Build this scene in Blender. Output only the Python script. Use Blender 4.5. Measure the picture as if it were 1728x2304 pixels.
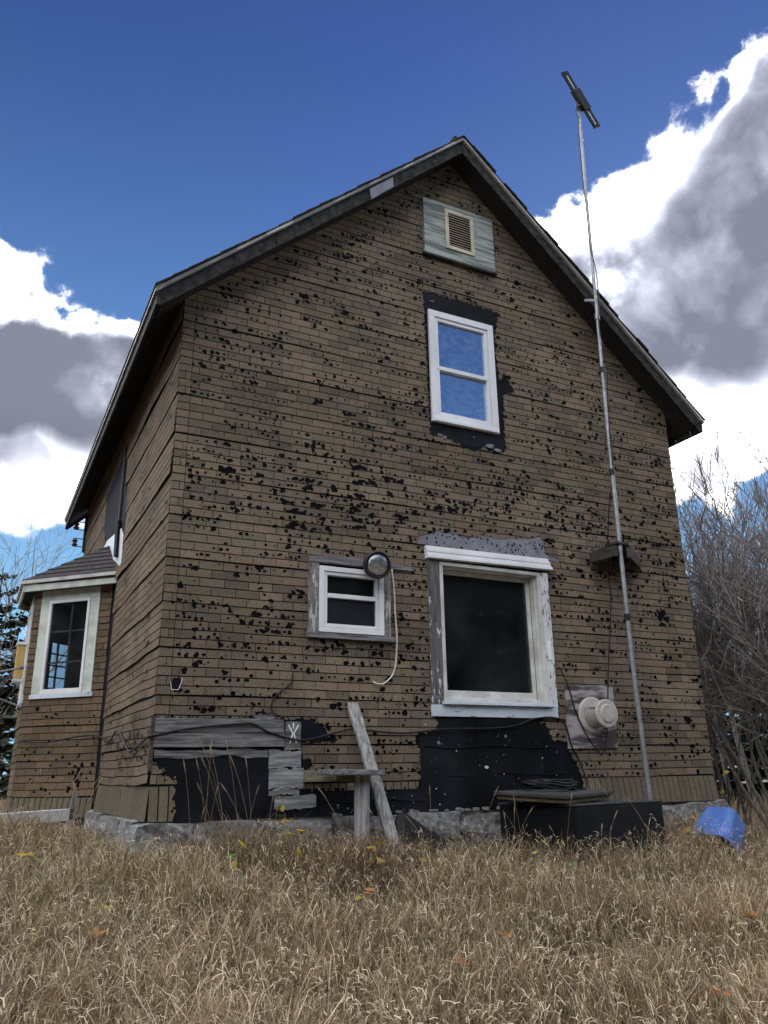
import bpy, bmesh, math, random
import numpy as np
from mathutils import Vector, Matrix
for o in list(bpy.data.objects): bpy.data.objects.remove(o)
S = bpy.context.scene
COL = S.collection
R_ = math.radians

# ------------------------------------------------------------------ camera
yaw, pit, rol = R_(26.848), R_(18.218), R_(-0.909)
CAM = Vector((-1.2817, -6.5652, -0.1495))
fw = Vector((math.sin(yaw)*math.cos(pit), math.cos(yaw)*math.cos(pit), math.sin(pit)))
rt = Vector((math.cos(yaw), -math.sin(yaw), 0)); up = rt.cross(fw)
r2 = rt*math.cos(rol)+up*math.sin(rol); u2 = up*math.cos(rol)-rt*math.sin(rol)
cd = bpy.data.cameras.new('camera'); cam = bpy.data.objects.new('camera', cd); COL.objects.link(cam)
cam.matrix_world = Matrix(((r2.x, u2.x, -fw.x, CAM.x), (r2.y, u2.y, -fw.y, CAM.y), (r2.z, u2.z, -fw.z, CAM.z), (0, 0, 0, 1)))
cd.sensor_fit = 'HORIZONTAL'; cd.sensor_width = 36; cd.lens = 36*1795.3/1728
cd.clip_start = 0.05; cd.clip_end = 2000
S.camera = cam
S.render.resolution_x, S.render.resolution_y = 768, 1024

# ------------------------------------------------------------------ light
SUN_AZ, SUN_EL = R_(49), R_(37)          # azimuth from +y toward +x: the sun stands behind the house
sdir = Vector((math.sin(SUN_AZ)*math.cos(SUN_EL), math.cos(SUN_AZ)*math.cos(SUN_EL), math.sin(SUN_EL)))
W = bpy.data.worlds.new('World'); S.world = W; W.use_nodes = True
def build_world():
    nt = W.node_tree; N = nt.nodes; L = nt.links
    for n in list(N): N.remove(n)
    out = N.new('ShaderNodeOutputWorld'); bg = N.new('ShaderNodeBackground'); L.new(bg.outputs[0], out.inputs[0])
    def sk(v, i):
        if isinstance(v, (int, float)): i.default_value = v
        elif isinstance(v, (tuple, list)): i.default_value = v
        else: L.new(v, i)
    def m(op, a, b=0.0, c=0.0, clamp=False):
        n = N.new('ShaderNodeMath'); n.operation = op; n.use_clamp = clamp
        sk(a, n.inputs[0]); sk(b, n.inputs[1]); sk(c, n.inputs[2]); return n.outputs[0]
    def vm(op, a, b=(0, 0, 0)):
        n = N.new('ShaderNodeVectorMath'); n.operation = op; sk(a, n.inputs[0]); sk(b, n.inputs[1])
        return n.outputs['Value'] if op in ('DISTANCE', 'DOT_PRODUCT', 'LENGTH') else n.outputs[0]
    def ss(v, lo, hi):
        n = N.new('ShaderNodeMapRange'); n.interpolation_type = 'SMOOTHSTEP'; n.clamp = True
        sk(v, n.inputs[0]); sk(lo, n.inputs[1]); sk(hi, n.inputs[2]); n.inputs[3].default_value = 0; n.inputs[4].default_value = 1
        return n.outputs[0]
    def noise(vec, sc, det, rough=.55, dist=0.0):
        n = N.new('ShaderNodeTexNoise'); L.new(vec, n.inputs['Vector']); n.inputs['Scale'].default_value = sc
        n.inputs['Detail'].default_value = det; n.inputs['Roughness'].default_value = rough; n.inputs['Distortion'].default_value = dist
        return n.outputs[0]
    def mix(f, a, b):
        n = N.new('ShaderNodeMix'); n.data_type = 'RGBA'; sk(f, n.inputs[0]); sk(a, n.inputs[6]); sk(b, n.inputs[7]); return n.outputs[2]
    sky = N.new('ShaderNodeTexSky'); sky.sky_type = 'NISHITA'; sky.sun_disc = False
    sky.sun_elevation = SUN_EL; sky.sun_rotation = SUN_AZ; sky.air_density = 1.0; sky.dust_density = 0.02; sky.ozone_density = 2.8
    hs = N.new('ShaderNodeHueSaturation'); hs.inputs['Saturation'].default_value = 1.22; hs.inputs['Hue'].default_value = .520; hs.inputs['Value'].default_value = SKYV
    L.new(sky.outputs[0], hs.inputs['Color'])
    tc = N.new('ShaderNodeTexCoord'); d = tc.outputs['Generated']
    sep = N.new('ShaderNodeSeparateXYZ'); L.new(d, sep.inputs[0])
    def dv(az, el):
        a, e = R_(az), R_(el); return (math.sin(a)*math.cos(e), math.cos(a)*math.cos(e), math.sin(e))
    # broken cumulus: fractal noise on the direction, heaped up around a few cloud masses
    wv = N.new('ShaderNodeTexNoise'); L.new(d, wv.inputs['Vector']); wv.inputs['Scale'].default_value = 5; wv.inputs['Detail'].default_value = 4
    wofs = vm('SCALE', vm('SUBTRACT', wv.outputs['Color'], (.5, .5, .5))); wofs.node.inputs['Scale'].default_value = .07
    dw = vm('ADD', d, wofs)
    def field(vec):
        big = noise(vec, 2.1, 2, .5)
        fine = noise(vec, 9.0, 8, .62)
        bl_ = noise(vec, 17.0, 5, .5); puff = m('MULTIPLY', m('SUBTRACT', .09, m('ABSOLUTE', m('SUBTRACT', bl_, .5))), 1.1)
        return m('ADD', m('ADD', m('MULTIPLY', m('SUBTRACT', big, .5), .8), m('MULTIPLY', m('SUBTRACT', fine, .5), 1.25)), puff)
    f0 = field(dw)
    b = None
    for az, el, r, amp in sorted(CLOUDS, key=lambda c: -c[3]):
        t = m('MULTIPLY', ss(vm('DISTANCE', dw, dv(az, el)), r, r*.35), amp)
        b = t if b is None else (m('MAXIMUM', b, t) if amp > 0 else m('ADD', b, t))
    dens = m('ADD', m('ADD', f0, b), .03)
    low = ss(sep.outputs[2], .36, .24)
    dens = m('ADD', dens, m('MULTIPLY', low, m('MULTIPLY', m('SUBTRACT', noise(dw, 20.0, 5, .6), .5), 1.1)))
    alpha = m('POWER', ss(dens, m('ADD', -.04, m('MULTIPLY', low, -.06)), m('ADD', .24, m('MULTIPLY', low, .16))), 2.4)
    # relief: compare with the field a little nearer to the sun
    toward = vm('ADD', dw, tuple(Vector(sdir)*.055))
    rel = m('MULTIPLY', m('SUBTRACT', noise(dw, 9.0, 3, .55), noise(toward, 9.0, 3, .55)), 1.6)
    soft = m('ADD', m('MULTIPLY', m('SUBTRACT', noise(dw, 7.0, 4, .5), .5), .9), m('MULTIPLY', m('SUBTRACT', f0, .0), .35))
    thick = ss(m('ADD', m('ADD', soft, b), -.10), .02, .32)
    core = None
    for az, el, r, amp in CORES:
        t = m('MULTIPLY', ss(vm('DISTANCE', dw, dv(az, el)), r, r*.5), amp)
        core = t if core is None else m('MAXIMUM', core, t)
    dark = m('MULTIPLY', thick, m('ADD', m('ADD', m('MULTIPLY', core, m('ADD', .92, m('MULTIPLY', soft, 1.5))), .10), m('MULTIPLY', rel, -.45)), clamp=True)
    cr = N.new('ShaderNodeCombineColor')
    for i in range(3): L.new(m('MULTIPLY', CLOUD_LIT[i], m('POWER', CLOUD_DARK[i]/CLOUD_LIT[i], dark)), cr.inputs[i])
    dimm = N.new('ShaderNodeVectorMath'); dimm.operation = 'SCALE'; L.new(cr.outputs[0], dimm.inputs[0])     # low clouds seen through more air
    L.new(m('SUBTRACT', 1.0, m('MULTIPLY', ss(sep.outputs[2], .42, .22), .74)), dimm.inputs['Scale'])
    ccol = dimm.outputs[0]
    air = mix(m('MULTIPLY', ss(sep.outputs[2], .80, .10), .95), hs.outputs[0], (.62, 1.36, 2.5, 1))     # paler air low down
    air = mix(m('MULTIPLY', ss(sep.outputs[2], .36, .14), .9), air, (1.0, 1.95, 2.9, 1))
    final = mix(alpha, air, ccol)
    L.new(final, bg.inputs['Color']); bg.inputs['Strength'].default_value = 0.1
SKYV = 0.26
CLOUD_LIT = (25.0, 24.6, 24.0, 1); CLOUD_DARK = (.74, .80, 1.04, 1)
# (azimuth, elevation, angular radius, weight) of the cloud masses; negative weight = clear air
CLOUDS = [(46, 33, .17, .52), (54, 34.5, .18, .55), (58, 30, .25, .55), (50, 27, .20, .55), (41.5, 35.5, .09, .45), (60, 38.5, .13, .48),
          (48, 21, .12, .38), (2.5, 23.8, .14, .58), (6.5, 26.8, .09, .52), (-5, 23.2, .145, .58), (0, 19.5, .085, .46), (4, 21, .085, .40),
          (53, 9.5, .06, .25), (25, 52, .47, -.78), (10, 46, .30, -.72), (-4, 42, .16, -.6), (52, 53, .19, -.65), (49.3, 14.8, .05, -.55), (52, 13.2, .055, -.55), (54.2, 16, .045, -.5), (50.6, 10.8, .04, -.4), (1.2, 13.2, .045, -.5), (4.2, 15, .04, -.5), (-1.5, 15, .035, -.45), (2.8, 11, .04, -.4), (152, 34, .42, -.7)]
CORES = [(5.5, 27.3, .135, 1), (-1.5, 27.8, .15, 1), (44.0, 31.5, .085, .9), (48.5, 30.5, .12, 1), (54.5, 31, .16, 1), (58, 36, .12, 1), (61, 39, .10, .9), (50.5, 19, .035, .6), (1, 20.5, .06, .55)]
build_world()
W.cycles.sampling_method = 'AUTOMATIC'
sl = bpy.data.lights.new('sun', 'SUN'); sl.energy = 1.2; sl.angle = R_(12); sl.color = (1, .95, .87)
so = bpy.data.objects.new('sun', sl); COL.objects.link(so)
so.rotation_euler = (-sdir).to_track_quat('-Z', 'Y').to_euler(); so.location = (20, 30, 30)
S.view_settings.view_transform = 'Standard'; S.view_settings.look = 'None'
S.view_settings.gamma = 1; S.view_settings.exposure = 1.74

# ------------------------------------------------------------------ helpers
rng = np.random.default_rng(7); random.seed(7)
def U(a, b): return random.uniform(a, b)
class MB:
    """collects shapes; build() links them as one mesh object"""
    def __init__(s): s.v = []; s.f = []; s.c = []; s.mi = []; s.cur = 0; s.col = None
    def add(s, vs, fs, col=None):
        n = len(s.v); s.v += [tuple(p) for p in vs]; s.f += [tuple(i+n for i in f) for f in fs]; s.mi += [s.cur]*len(fs)
        s.c += [col or s.col or (1, 1, 1, 1)]*len(vs); return s
    def box(s, lo, hi, col=None):
        x0, y0, z0 = lo; x1, y1, z1 = hi
        return s.add([(x0, y0, z0), (x1, y0, z0), (x1, y1, z0), (x0, y1, z0), (x0, y0, z1), (x1, y0, z1), (x1, y1, z1), (x0, y1, z1)],
                     [(0, 3, 2, 1), (4, 5, 6, 7), (0, 1, 5, 4), (1, 2, 6, 5), (2, 3, 7, 6), (3, 0, 4, 7)], col)
    def hexa(s, p, col=None):      # 8 points: bottom ring, top ring
        return s.add(p, [(0, 3, 2, 1), (4, 5, 6, 7), (0, 1, 5, 4), (1, 2, 6, 5), (2, 3, 7, 6), (3, 0, 4, 7)], col)
    def bar(s, a, b, w, h, upv=(0, 0, 1), col=None, taper=1.0):
        a, b = Vector(a), Vector(b); d = (b-a).normalized(); u = Vector(upv)
        if abs(d.dot(u)) > .95: u = Vector((0, 1, 0))
        x = d.cross(u).normalized(); z = x.cross(d).normalized(); ps = []
        for p, k in ((a, 1.0), (b, taper)):
            for sx, sz in ((-1, -1), (1, -1), (1, 1), (-1, 1)): ps.append(p+x*sx*w/2*k+z*sz*h/2*k)
        return s.hexa(ps, col)
    def prism(s, poly, f0, f1, col=None):   # poly: 2-D points; f0,f1 map a 2-D point to 3-D
        n = len(poly); vs = [f0(p) for p in poly]+[f1(p) for p in poly]
        return s.add(vs, [tuple(range(n))[::-1], tuple(range(n, 2*n))]+[(i, (i+1) % n, (i+1) % n+n, i+n) for i in range(n)], col)
    def tube(s, pts, rad, n=8, col=None, cap=True):
        pts = [Vector(p) for p in pts]; k = len(pts)
        if not hasattr(rad, '__len__'): rad = [rad]*k
        vs = []; t0 = None; ref = None
        for i, p in enumerate(pts):
            d = (pts[min(i+1, k-1)]-pts[max(i-1, 0)]).normalized()
            if ref is None:
                ref = d.cross(Vector((0, 0, 1)))
                if ref.length < .1: ref = d.cross(Vector((1, 0, 0)))
            ref = (ref-d*ref.dot(d)).normalized(); q = d.cross(ref)
            for j in range(n):
                a = 2*math.pi*j/n; vs.append(p+(ref*math.cos(a)+q*math.sin(a))*rad[i])
        fs = [(i*n+j, i*n+(j+1) % n, (i+1)*n+(j+1) % n, (i+1)*n+j) for i in range(k-1) for j in range(n)]
        if cap: fs += [tuple(range(n))[::-1], tuple(range((k-1)*n, k*n))]
        return s.add(vs, fs, col)
    def lathe(s, prof, c, axis, n=24, col=None):   # prof: (distance along axis, radius)
        c = Vector(c); d = Vector(axis).normalized(); x = d.orthogonal().normalized(); y = d.cross(x); vs = []
        for h, r in prof:
            for j in range(n):
                a = 2*math.pi*j/n; vs.append(c+d*h+(x*math.cos(a)+y*math.sin(a))*r)
        k = len(prof)
        fs = [(i*n+j, i*n+(j+1) % n, (i+1)*n+(j+1) % n, (i+1)*n+j) for i in range(k-1) for j in range(n)]
        fs += [tuple(range(n))[::-1], tuple(range((k-1)*n, k*n))]
        return s.add(vs, fs, col)
    def build(s, name, mat, parent=None, smooth=False, bevel=0, attr=False, kind=None, base=None):
        L = Vector((0, 0, 0)); root = parent
        while root is not None and root.parent is not None: root = root.parent
        if root is not None: L = root.location.copy()
        elif base is not None: L = Vector(base)
        me = bpy.data.meshes.new(name)
        me.from_pydata([(p[0]-L[0], p[1]-L[1], p[2]-L[2]) for p in s.v], [], s.f)
        for mt in (mat if isinstance(mat, (list, tuple)) else [mat]): me.materials.append(mt)
        if isinstance(mat, (list, tuple)) : me.polygons.foreach_set('material_index', s.mi)
        if smooth: me.polygons.foreach_set('use_smooth', [True]*len(me.polygons))
        if attr:
            a = me.color_attributes.new('bcol', 'FLOAT_COLOR', 'POINT')
            a.data.foreach_set('color', np.array(s.c, dtype=np.float32).ravel())
        bm = bmesh.new(); bm.from_mesh(me); bmesh.ops.recalc_face_normals(bm, faces=bm.faces)
        bm.to_mesh(me); bm.free()
        me.update(); o = bpy.data.objects.new(name, me); COL.objects.link(o)
        if parent is not None: o.parent = parent
        elif base is not None: o.location = L
        if bevel:
            b = o.modifiers.new('bevel', 'BEVEL'); b.width = bevel; b.segments = 2; b.limit_method = 'ANGLE'
        if kind: o['kind'] = kind
        return o
def empty(name, loc):
    o = bpy.data.objects.new(name, None); COL.objects.link(o); o.location = loc; o.empty_display_size = .2; return o
def tag(o, label, cat, group=None):
    o['label'] = label; o['category'] = cat
    if group: o['group'] = group
    return o
def npmesh(name, v, f, mat, cols=None, parent=None, kind=None, smooth=False):
    """fast mesh from arrays; f: (n,k) array"""
    me = bpy.data.meshes.new(name); v = np.asarray(v, np.float32); f = np.asarray(f, np.int32); n, k = f.shape
    me.vertices.add(len(v)); me.vertices.foreach_set('co', v.ravel())
    me.loops.add(n*k); me.loops.foreach_set('vertex_index', f.ravel())
    me.polygons.add(n); me.polygons.foreach_set('loop_start', np.arange(0, n*k, k, dtype=np.int32))
    me.update(calc_edges=True); me.materials.append(mat)
    if smooth: me.polygons.foreach_set('use_smooth', np.ones(n, bool))
    if cols is not None:
        a = me.color_attributes.new('bcol', 'FLOAT_COLOR', 'POINT'); a.data.foreach_set('color', np.asarray(cols, np.float32).ravel())
    o = bpy.data.objects.new(name, me); COL.objects.link(o)
    if parent is not None: o.parent = parent
    if kind: o['kind'] = kind
    return o

# ------------------------------------------------------------------ materials
def mat(name, c1, c2=None, rough=.8, scale=8, stretch=(1, 1, 1), detail=6, bump=.0, bscale=None, metal=0, spec=.3, attr=False,
        paint=None, lo=.35, hi=.65, nrough=.6, ripple=None, sub=None, speck=None):
    m = bpy.data.materials.new(name); m.use_nodes = True; nt = m.node_tree; N = nt.nodes; L = nt.links; p = N['Principled BSDF']
    tc = N.new('ShaderNodeTexCoord'); mp = N.new('ShaderNodeMapping'); mp.inputs['Scale'].default_value = stretch
    L.new(tc.outputs['Object'], mp.inputs[0])
    def nz(sc, det=detail, vec=None, rg=nrough, dist=0):
        n = N.new('ShaderNodeTexNoise'); n.inputs['Scale'].default_value = sc; n.inputs['Detail'].default_value = det
        n.inputs['Roughness'].default_value = rg; n.inputs['Distortion'].default_value = dist
        L.new(vec or mp.outputs[0], n.inputs['Vector']); return n.outputs[0]
    def ramp(fac, stops):
        r = N.new('ShaderNodeValToRGB'); L.new(fac, r.inputs[0]); e = r.color_ramp.elements
        while len(e) < len(stops): e.new(.5)
        for i, (q, c) in enumerate(stops): e[i].position = q; e[i].color = tuple(c)+(1,) if len(c) == 3 else c
        return r.outputs[0]
    def mixc(f, a, b, mode='MIX'):
        x = N.new('ShaderNodeMix'); x.data_type = 'RGBA'; x.blend_type = mode
        for v, i in ((f, 0), (a, 6), (b, 7)):
            if isinstance(v, (int, float)): x.inputs[i].default_value = v
            elif isinstance(v, tuple): x.inputs[i].default_value = v if len(v) == 4 else v+(1,)
            else: L.new(v, x.inputs[i])
        return x.outputs[2]
    c2 = c2 or tuple(x*.6 for x in c1)
    n0 = nz(scale); col = ramp(n0, [(lo, c2), (hi, c1)])
    if attr:
        at = N.new('ShaderNodeAttribute'); at.attribute_name = 'bcol'; col = mixc(1.0, col, at.outputs['Color'], 'MULTIPLY')
    if speck:      # (scale, amount): mineral granules
        s1 = nz(speck[0], 2, tc.outputs['Object'], .7)
        col = mixc(1.0, col, ramp(s1, [(.3, (1-speck[1],)*3), (.7, (1+speck[1],)*3)]), 'MULTIPLY')
    hgt = nz(bscale or scale*3) if bump else None
    if paint:      # (paint colour, coverage 0-1, scale, stretch): peeling coat over the base
        m2 = N.new('ShaderNodeMapping'); m2.inputs['Scale'].default_value = paint[3]; L.new(tc.outputs['Object'], m2.inputs[0])
        pn = nz(paint[2], 8, m2.outputs[0], .65); k = ramp(pn, [(1-paint[1]-.012, (0, 0, 0)), (1-paint[1]+.012, (1, 1, 1))])
        tint = nz(2.5, 4, tc.outputs['Object'])
        pc = mixc(ramp(tint, [(.35, (0, 0, 0)), (.7, (1, 1, 1))]), tuple(paint[0]), tuple(x*.72 for x in paint[0]))
        col = mixc(k, col, pc)
        if hgt is not None:
            a = N.new('ShaderNodeMath'); a.operation = 'ADD'; L.new(hgt, a.inputs[0]); L.new(k, a.inputs[1]); hgt = a.outputs[0]
    if ripple:
        hgt = nz(ripple[0], 3, tc.outputs['Object'], .5, ripple[1])
    L.new(col, p.inputs['Base Color']); p.inputs['Roughness'].default_value = rough; p.inputs['Metallic'].default_value = metal
    p.inputs['Specular IOR Level'].default_value = spec
    if hgt is not None:
        b = N.new('ShaderNodeBump'); b.inputs['Strength'].default_value = bump or .3; b.inputs['Distance'].default_value = .01
        L.new(hgt, b.inputs['Height']); L.new(b.outputs[0], p.inputs['Normal'])
    return m
def brick_mat():
    m = mat('asphalt_brick', (1, 1, 1), (.72, .72, .74), rough=.95, scale=2.2, lo=.3, hi=.7, attr=True, speck=(120, .5), bump=.25, bscale=160, spec=.15)
    nt = m.node_tree; N = nt.nodes; L = nt.links; p = N['Principled BSDF']
    src = p.inputs['Base Color'].links[0].from_socket
    at = N.new('ShaderNodeAttribute'); at.attribute_name = 'bcol'
    g = N.new('ShaderNodeNewGeometry'); dt = N.new('ShaderNodeVectorMath'); dt.operation = 'DOT_PRODUCT'; dt.inputs[1].default_value = (470, 790, 0)
    L.new(g.outputs['Position'], dt.inputs[0])
    sn = N.new('ShaderNodeMath'); sn.operation = 'SINE'; L.new(dt.outputs['Value'], sn.inputs[0])
    mr = N.new('ShaderNodeMapRange'); L.new(sn.outputs[0], mr.inputs[0]); mr.inputs[1].default_value = -.6; mr.inputs[2].default_value = .6
    mr.inputs[3].default_value = .62; mr.inputs[4].default_value = 1.0
    mx = N.new('ShaderNodeMix'); mx.data_type = 'RGBA'; mx.blend_type = 'MULTIPLY'
    L.new(at.outputs['Alpha'], mx.inputs[0]); L.new(src, mx.inputs[6]); L.new(mr.outputs[0], mx.inputs[7])
    L.new(mx.outputs[2], p.inputs['Base Color'])
    return m
def glass_mat(name, tint=(.9, .93, .95), refl=1.0, film=None, rough=0.0):
    m = bpy.data.materials.new(name); m.use_nodes = True; nt = m.node_tree; N = nt.nodes; L = nt.links
    for n in list(N): N.remove(n)
    o = N.new('ShaderNodeOutputMaterial'); mx = N.new('ShaderNodeMixShader'); L.new(mx.outputs[0], o.inputs[0])
    tr = N.new('ShaderNodeBsdfTransparent'); tr.inputs[0].default_value = tint+(1,)
    gl = N.new('ShaderNodeBsdfGlossy'); gl.inputs['Roughness'].default_value = rough
    if film:
        gl.inputs['Color'].default_value = film[0]+(1,); mx.inputs[0].default_value = film[1]
        tc = N.new('ShaderNodeTexCoord'); n = N.new('ShaderNodeTexNoise'); n.inputs['Scale'].default_value = 3.5; n.inputs['Detail'].default_value = 2
        n.inputs['Distortion'].default_value = 2.4; L.new(tc.outputs['Object'], n.inputs['Vector'])
        b = N.new('ShaderNodeBump'); b.inputs['Strength'].default_value = .35; b.inputs['Distance'].default_value = .008
        L.new(n.outputs[0], b.inputs['Height']); L.new(b.outputs[0], gl.inputs['Normal'])
    else:
        fr = N.new('ShaderNodeFresnel'); fr.inputs[0].default_value = 1.5
        mm = N.new('ShaderNodeMath'); mm.operation = 'MULTIPLY'; mm.inputs[1].default_value = refl; L.new(fr.outputs[0], mm.inputs[0]); L.new(mm.outputs[0], mx.inputs[0])
    L.new(tr.outputs[0], mx.inputs[1]); L.new(gl.outputs[0], mx.inputs[2])
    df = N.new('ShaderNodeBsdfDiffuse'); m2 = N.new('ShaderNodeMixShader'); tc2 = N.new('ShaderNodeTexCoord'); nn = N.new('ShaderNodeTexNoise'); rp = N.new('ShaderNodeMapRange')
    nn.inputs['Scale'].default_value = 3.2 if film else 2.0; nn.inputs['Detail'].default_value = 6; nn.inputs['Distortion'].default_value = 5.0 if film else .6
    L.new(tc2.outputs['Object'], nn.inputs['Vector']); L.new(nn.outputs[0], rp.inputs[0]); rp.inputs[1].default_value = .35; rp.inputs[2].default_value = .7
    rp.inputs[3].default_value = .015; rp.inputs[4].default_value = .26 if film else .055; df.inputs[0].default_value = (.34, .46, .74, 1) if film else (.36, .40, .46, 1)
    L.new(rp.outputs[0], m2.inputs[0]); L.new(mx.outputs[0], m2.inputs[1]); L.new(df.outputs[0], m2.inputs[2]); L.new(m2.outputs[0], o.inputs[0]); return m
M = {}
M['brick'] = brick_mat()
M['felt'] = mat('tar_felt', (.012, .0135, .019), (.006, .0065, .009), rough=.75, scale=5, bump=.5, bscale=6, spec=.08)
M['felt_old'] = mat('old_tar_felt', (.012, .0135, .020), (.003, .0033, .005), rough=.62, scale=2.6, bump=.7, bscale=5, spec=.14, lo=.38, hi=.72)
M['tar'] = mat('tar_hole', (.0055, .006, .008), (.002, .002, .003), rough=.7, scale=40, bump=.4, bscale=60, spec=.06)
M['wood_x'] = mat('weathered_wood', (.24, .24, .255), (.06, .058, .06), rough=.85, scale=3, stretch=(1.2, 14, 14), bump=.5, bscale=6)
M['wood_z'] = mat('weathered_wood_upright', (.42, .42, .43), (.15, .145, .145), rough=.85, scale=3, stretch=(14, 14, 1.2), bump=.5, bscale=6)
M['sheath'] = mat('bare_sheathing', (.34, .35, .37), (.12, .12, .125), rough=.85, scale=3, stretch=(1.2, 14, 14), bump=.5, bscale=6)
M['wood_dark'] = mat('dark_weathered_wood', (.085, .08, .075), (.022, .021, .02), rough=.85, scale=4, stretch=(2, 2, 10), bump=.4)
M['rake'] = mat('rake_board_wood', (.055, .053, .052), (.009, .0085, .008), rough=.85, scale=5, stretch=(3, 3, 3), bump=.4)
M['trim'] = mat('drip_trim', (.58, .58, .56), (.36, .36, .36), rough=.6, scale=6, bump=.1)
M['soffit'] = mat('soffit_boards', (.045, .04, .037), (.02, .018, .017), rough=.9, scale=6, stretch=(1, 8, 1))
M['shingle'] = mat('asphalt_shingle', (.062, .053, .055), (.028, .025, .027), rough=.95, scale=14, speck=(200, .4), bump=.2)
M['vinyl'] = mat('white_vinyl', (.82, .84, .87), (.68, .70, .74), rough=.35, scale=2, spec=.5)
M['vinyl_dirty'] = mat('dirty_white_vinyl', (.66, .67, .66), (.44, .44, .42), rough=.45, scale=5, spec=.4)
M['peel_z'] = mat('peeling_white_paint_upright', (.20, .19, .19), (.09, .085, .085), rough=.75, scale=3, stretch=(12, 12, 1.5), bump=.5,
                  paint=((.74, .76, .80), .56, 4.0, (6, 6, 1.6)))
M['peel_left'] = mat('mostly_bare_casing', (.15, .145, .15), (.07, .065, .07), rough=.8, scale=3, stretch=(12, 12, 1.5), bump=.5,
                     paint=((.72, .73, .76), .40, 4.0, (5, 5, 1.3)))
M['peel_x'] = mat('peeling_white_paint', (.22, .21, .21), (.09, .085, .085), rough=.75, scale=3, stretch=(1.5, 12, 12), bump=.5,
                  paint=((.62, .70, .80), .62, 3.0, (1.4, 6, 6)))
M['greywood_paint'] = mat('old_grey_paint', (.27, .265, .26), (.10, .095, .09), rough=.8, scale=3, stretch=(10, 10, 1.5), bump=.5,
                          paint=((.55, .55, .55), .42, 4.0, (8, 8, 1.4)))
M['bay_trim'] = mat('mildewed_white_trim', (.60, .64, .60), (.38, .43, .39), rough=.7, scale=7, lo=.3, hi=.6, bump=.15)
M['galv'] = mat('galvanised_flashing', (.26, .27, .31), (.18, .19, .22), rough=.55, scale=9, metal=.3)
M['steel'] = mat('galvanised_pipe', (.34, .36, .39), (.22, .23, .25), rough=.45, scale=14, metal=.6)
M['black'] = mat('black_plastic', (.018, .018, .022), (.012, .012, .014), rough=.45, scale=12)
M['cable'] = mat('black_rubber_cable', (.014, .014, .017), (.01, .01, .012), rough=.5, scale=12)
M['white_cord'] = mat('white_cord', (.66, .64, .56), (.5, .48, .42), rough=.6)
M['ply'] = mat('weathered_plywood', (.40, .43, .41), (.15, .175, .165), rough=.8, scale=2.2, stretch=(.8, 9, 9), lo=.42, hi=.58, detail=3, bump=.2)
M['ply_stain'] = mat('stained_plywood', (.34, .33, .34), (.07, .06, .062), rough=.8, scale=2.0, stretch=(1.1, 3, 5), lo=.45, hi=.57, detail=2, bump=.15)
M['cream'] = mat('cream_plastic', (.66, .60, .46), (.50, .45, .35), rough=.5, scale=10)
M['beige'] = mat('beige_metal', (.50, .47, .44), (.38, .36, .34), rough=.5, scale=8)
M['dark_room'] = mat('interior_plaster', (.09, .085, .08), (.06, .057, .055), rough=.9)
M['lamp_glass'] = mat('lamp_lens', (.75, .77, .8), (.30, .31, .33), rough=.18, scale=18, metal=.85, bump=.5)
M['mortar'] = mat('lime_mortar', (.30, .29, .275), (.16, .155, .15), rough=.95, scale=14, bump=.6)
M['stone'] = mat('granite_stone', (.30, .30, .305), (.06, .062, .066), rough=.9, scale=22, bump=.7, bscale=18, detail=9, lo=.3, hi=.7)
M['blue'] = mat('blue_plastic', (.075, .175, .50), (.04, .11, .36), rough=.55, scale=4, spec=.45)
M['box_tar'] = mat('tarred_box', (.010, .011, .015), (.005, .0055, .0075), rough=.65, scale=5, bump=.4, bscale=7, spec=.15)
M['lid'] = mat('tarred_lid', (.055, .056, .06), (.024, .024, .028), rough=.8, scale=6, bump=.4)
M['lid_edge'] = mat('plank_edge', (.13, .105, .06), (.04, .035, .025), rough=.9, scale=6, stretch=(2, 2, 10))
M['green_wood'] = mat('treated_lumber', (.23, .22, .15), (.13, .125, .09), rough=.8, scale=4, stretch=(2, 10, 10), bump=.2)
M['yellow'] = mat('yellowed_plastic', (.60, .42, .13), (.48, .33, .10), rough=.45, scale=5)
M['alu'] = mat('painted_gutter', (.84, .88, .93), (.72, .77, .84), rough=.4, scale=5)
M['ground'] = mat('soil_and_thatch', (.11, .085, .055), (.05, .04, .028), rough=1, scale=3, bump=.6, bscale=30, detail=10)
M['bark'] = mat('grey_bark', (.20, .18, .17), (.07, .062, .06), rough=.95, scale=14, stretch=(3, 3, 1))
M['twig'] = mat('grey_twigs', (.25, .22, .215), (.115, .10, .10), rough=.9, scale=3)
M['bark_spruce'] = mat('spruce_bark', (.09, .075, .065), (.04, .035, .03), rough=.95, scale=14)
M['needles'] = mat('spruce_needles', (.048, .066, .038), (.02, .030, .019), rough=.85, scale=3, attr=True)
M['rust'] = mat('red_porcelain', (.10, .06, .05), (.05, .035, .03), rough=.4)
def leafy(name, transl=.3):
    m = mat(name, (1, 1, 1), (.8, .8, .8), rough=.75, scale=2, attr=True, spec=.2)
    nt = m.node_tree; N = nt.nodes; L = nt.links; p = N['Principled BSDF']; o = N['Material Output']
    t = N.new('ShaderNodeBsdfTranslucent'); L.new(p.inputs['Base Color'].links[0].from_socket, t.inputs[0])
    x = N.new('ShaderNodeMixShader'); x.inputs[0].default_value = transl; L.new(p.outputs[0], x.inputs[1]); L.new(t.outputs[0], x.inputs[2]); L.new(x.outputs[0], o.inputs[0])
    return m
M['grass'] = leafy('dry_grass', .3); M['leaf'] = leafy('autumn_leaf', .35)
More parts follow.
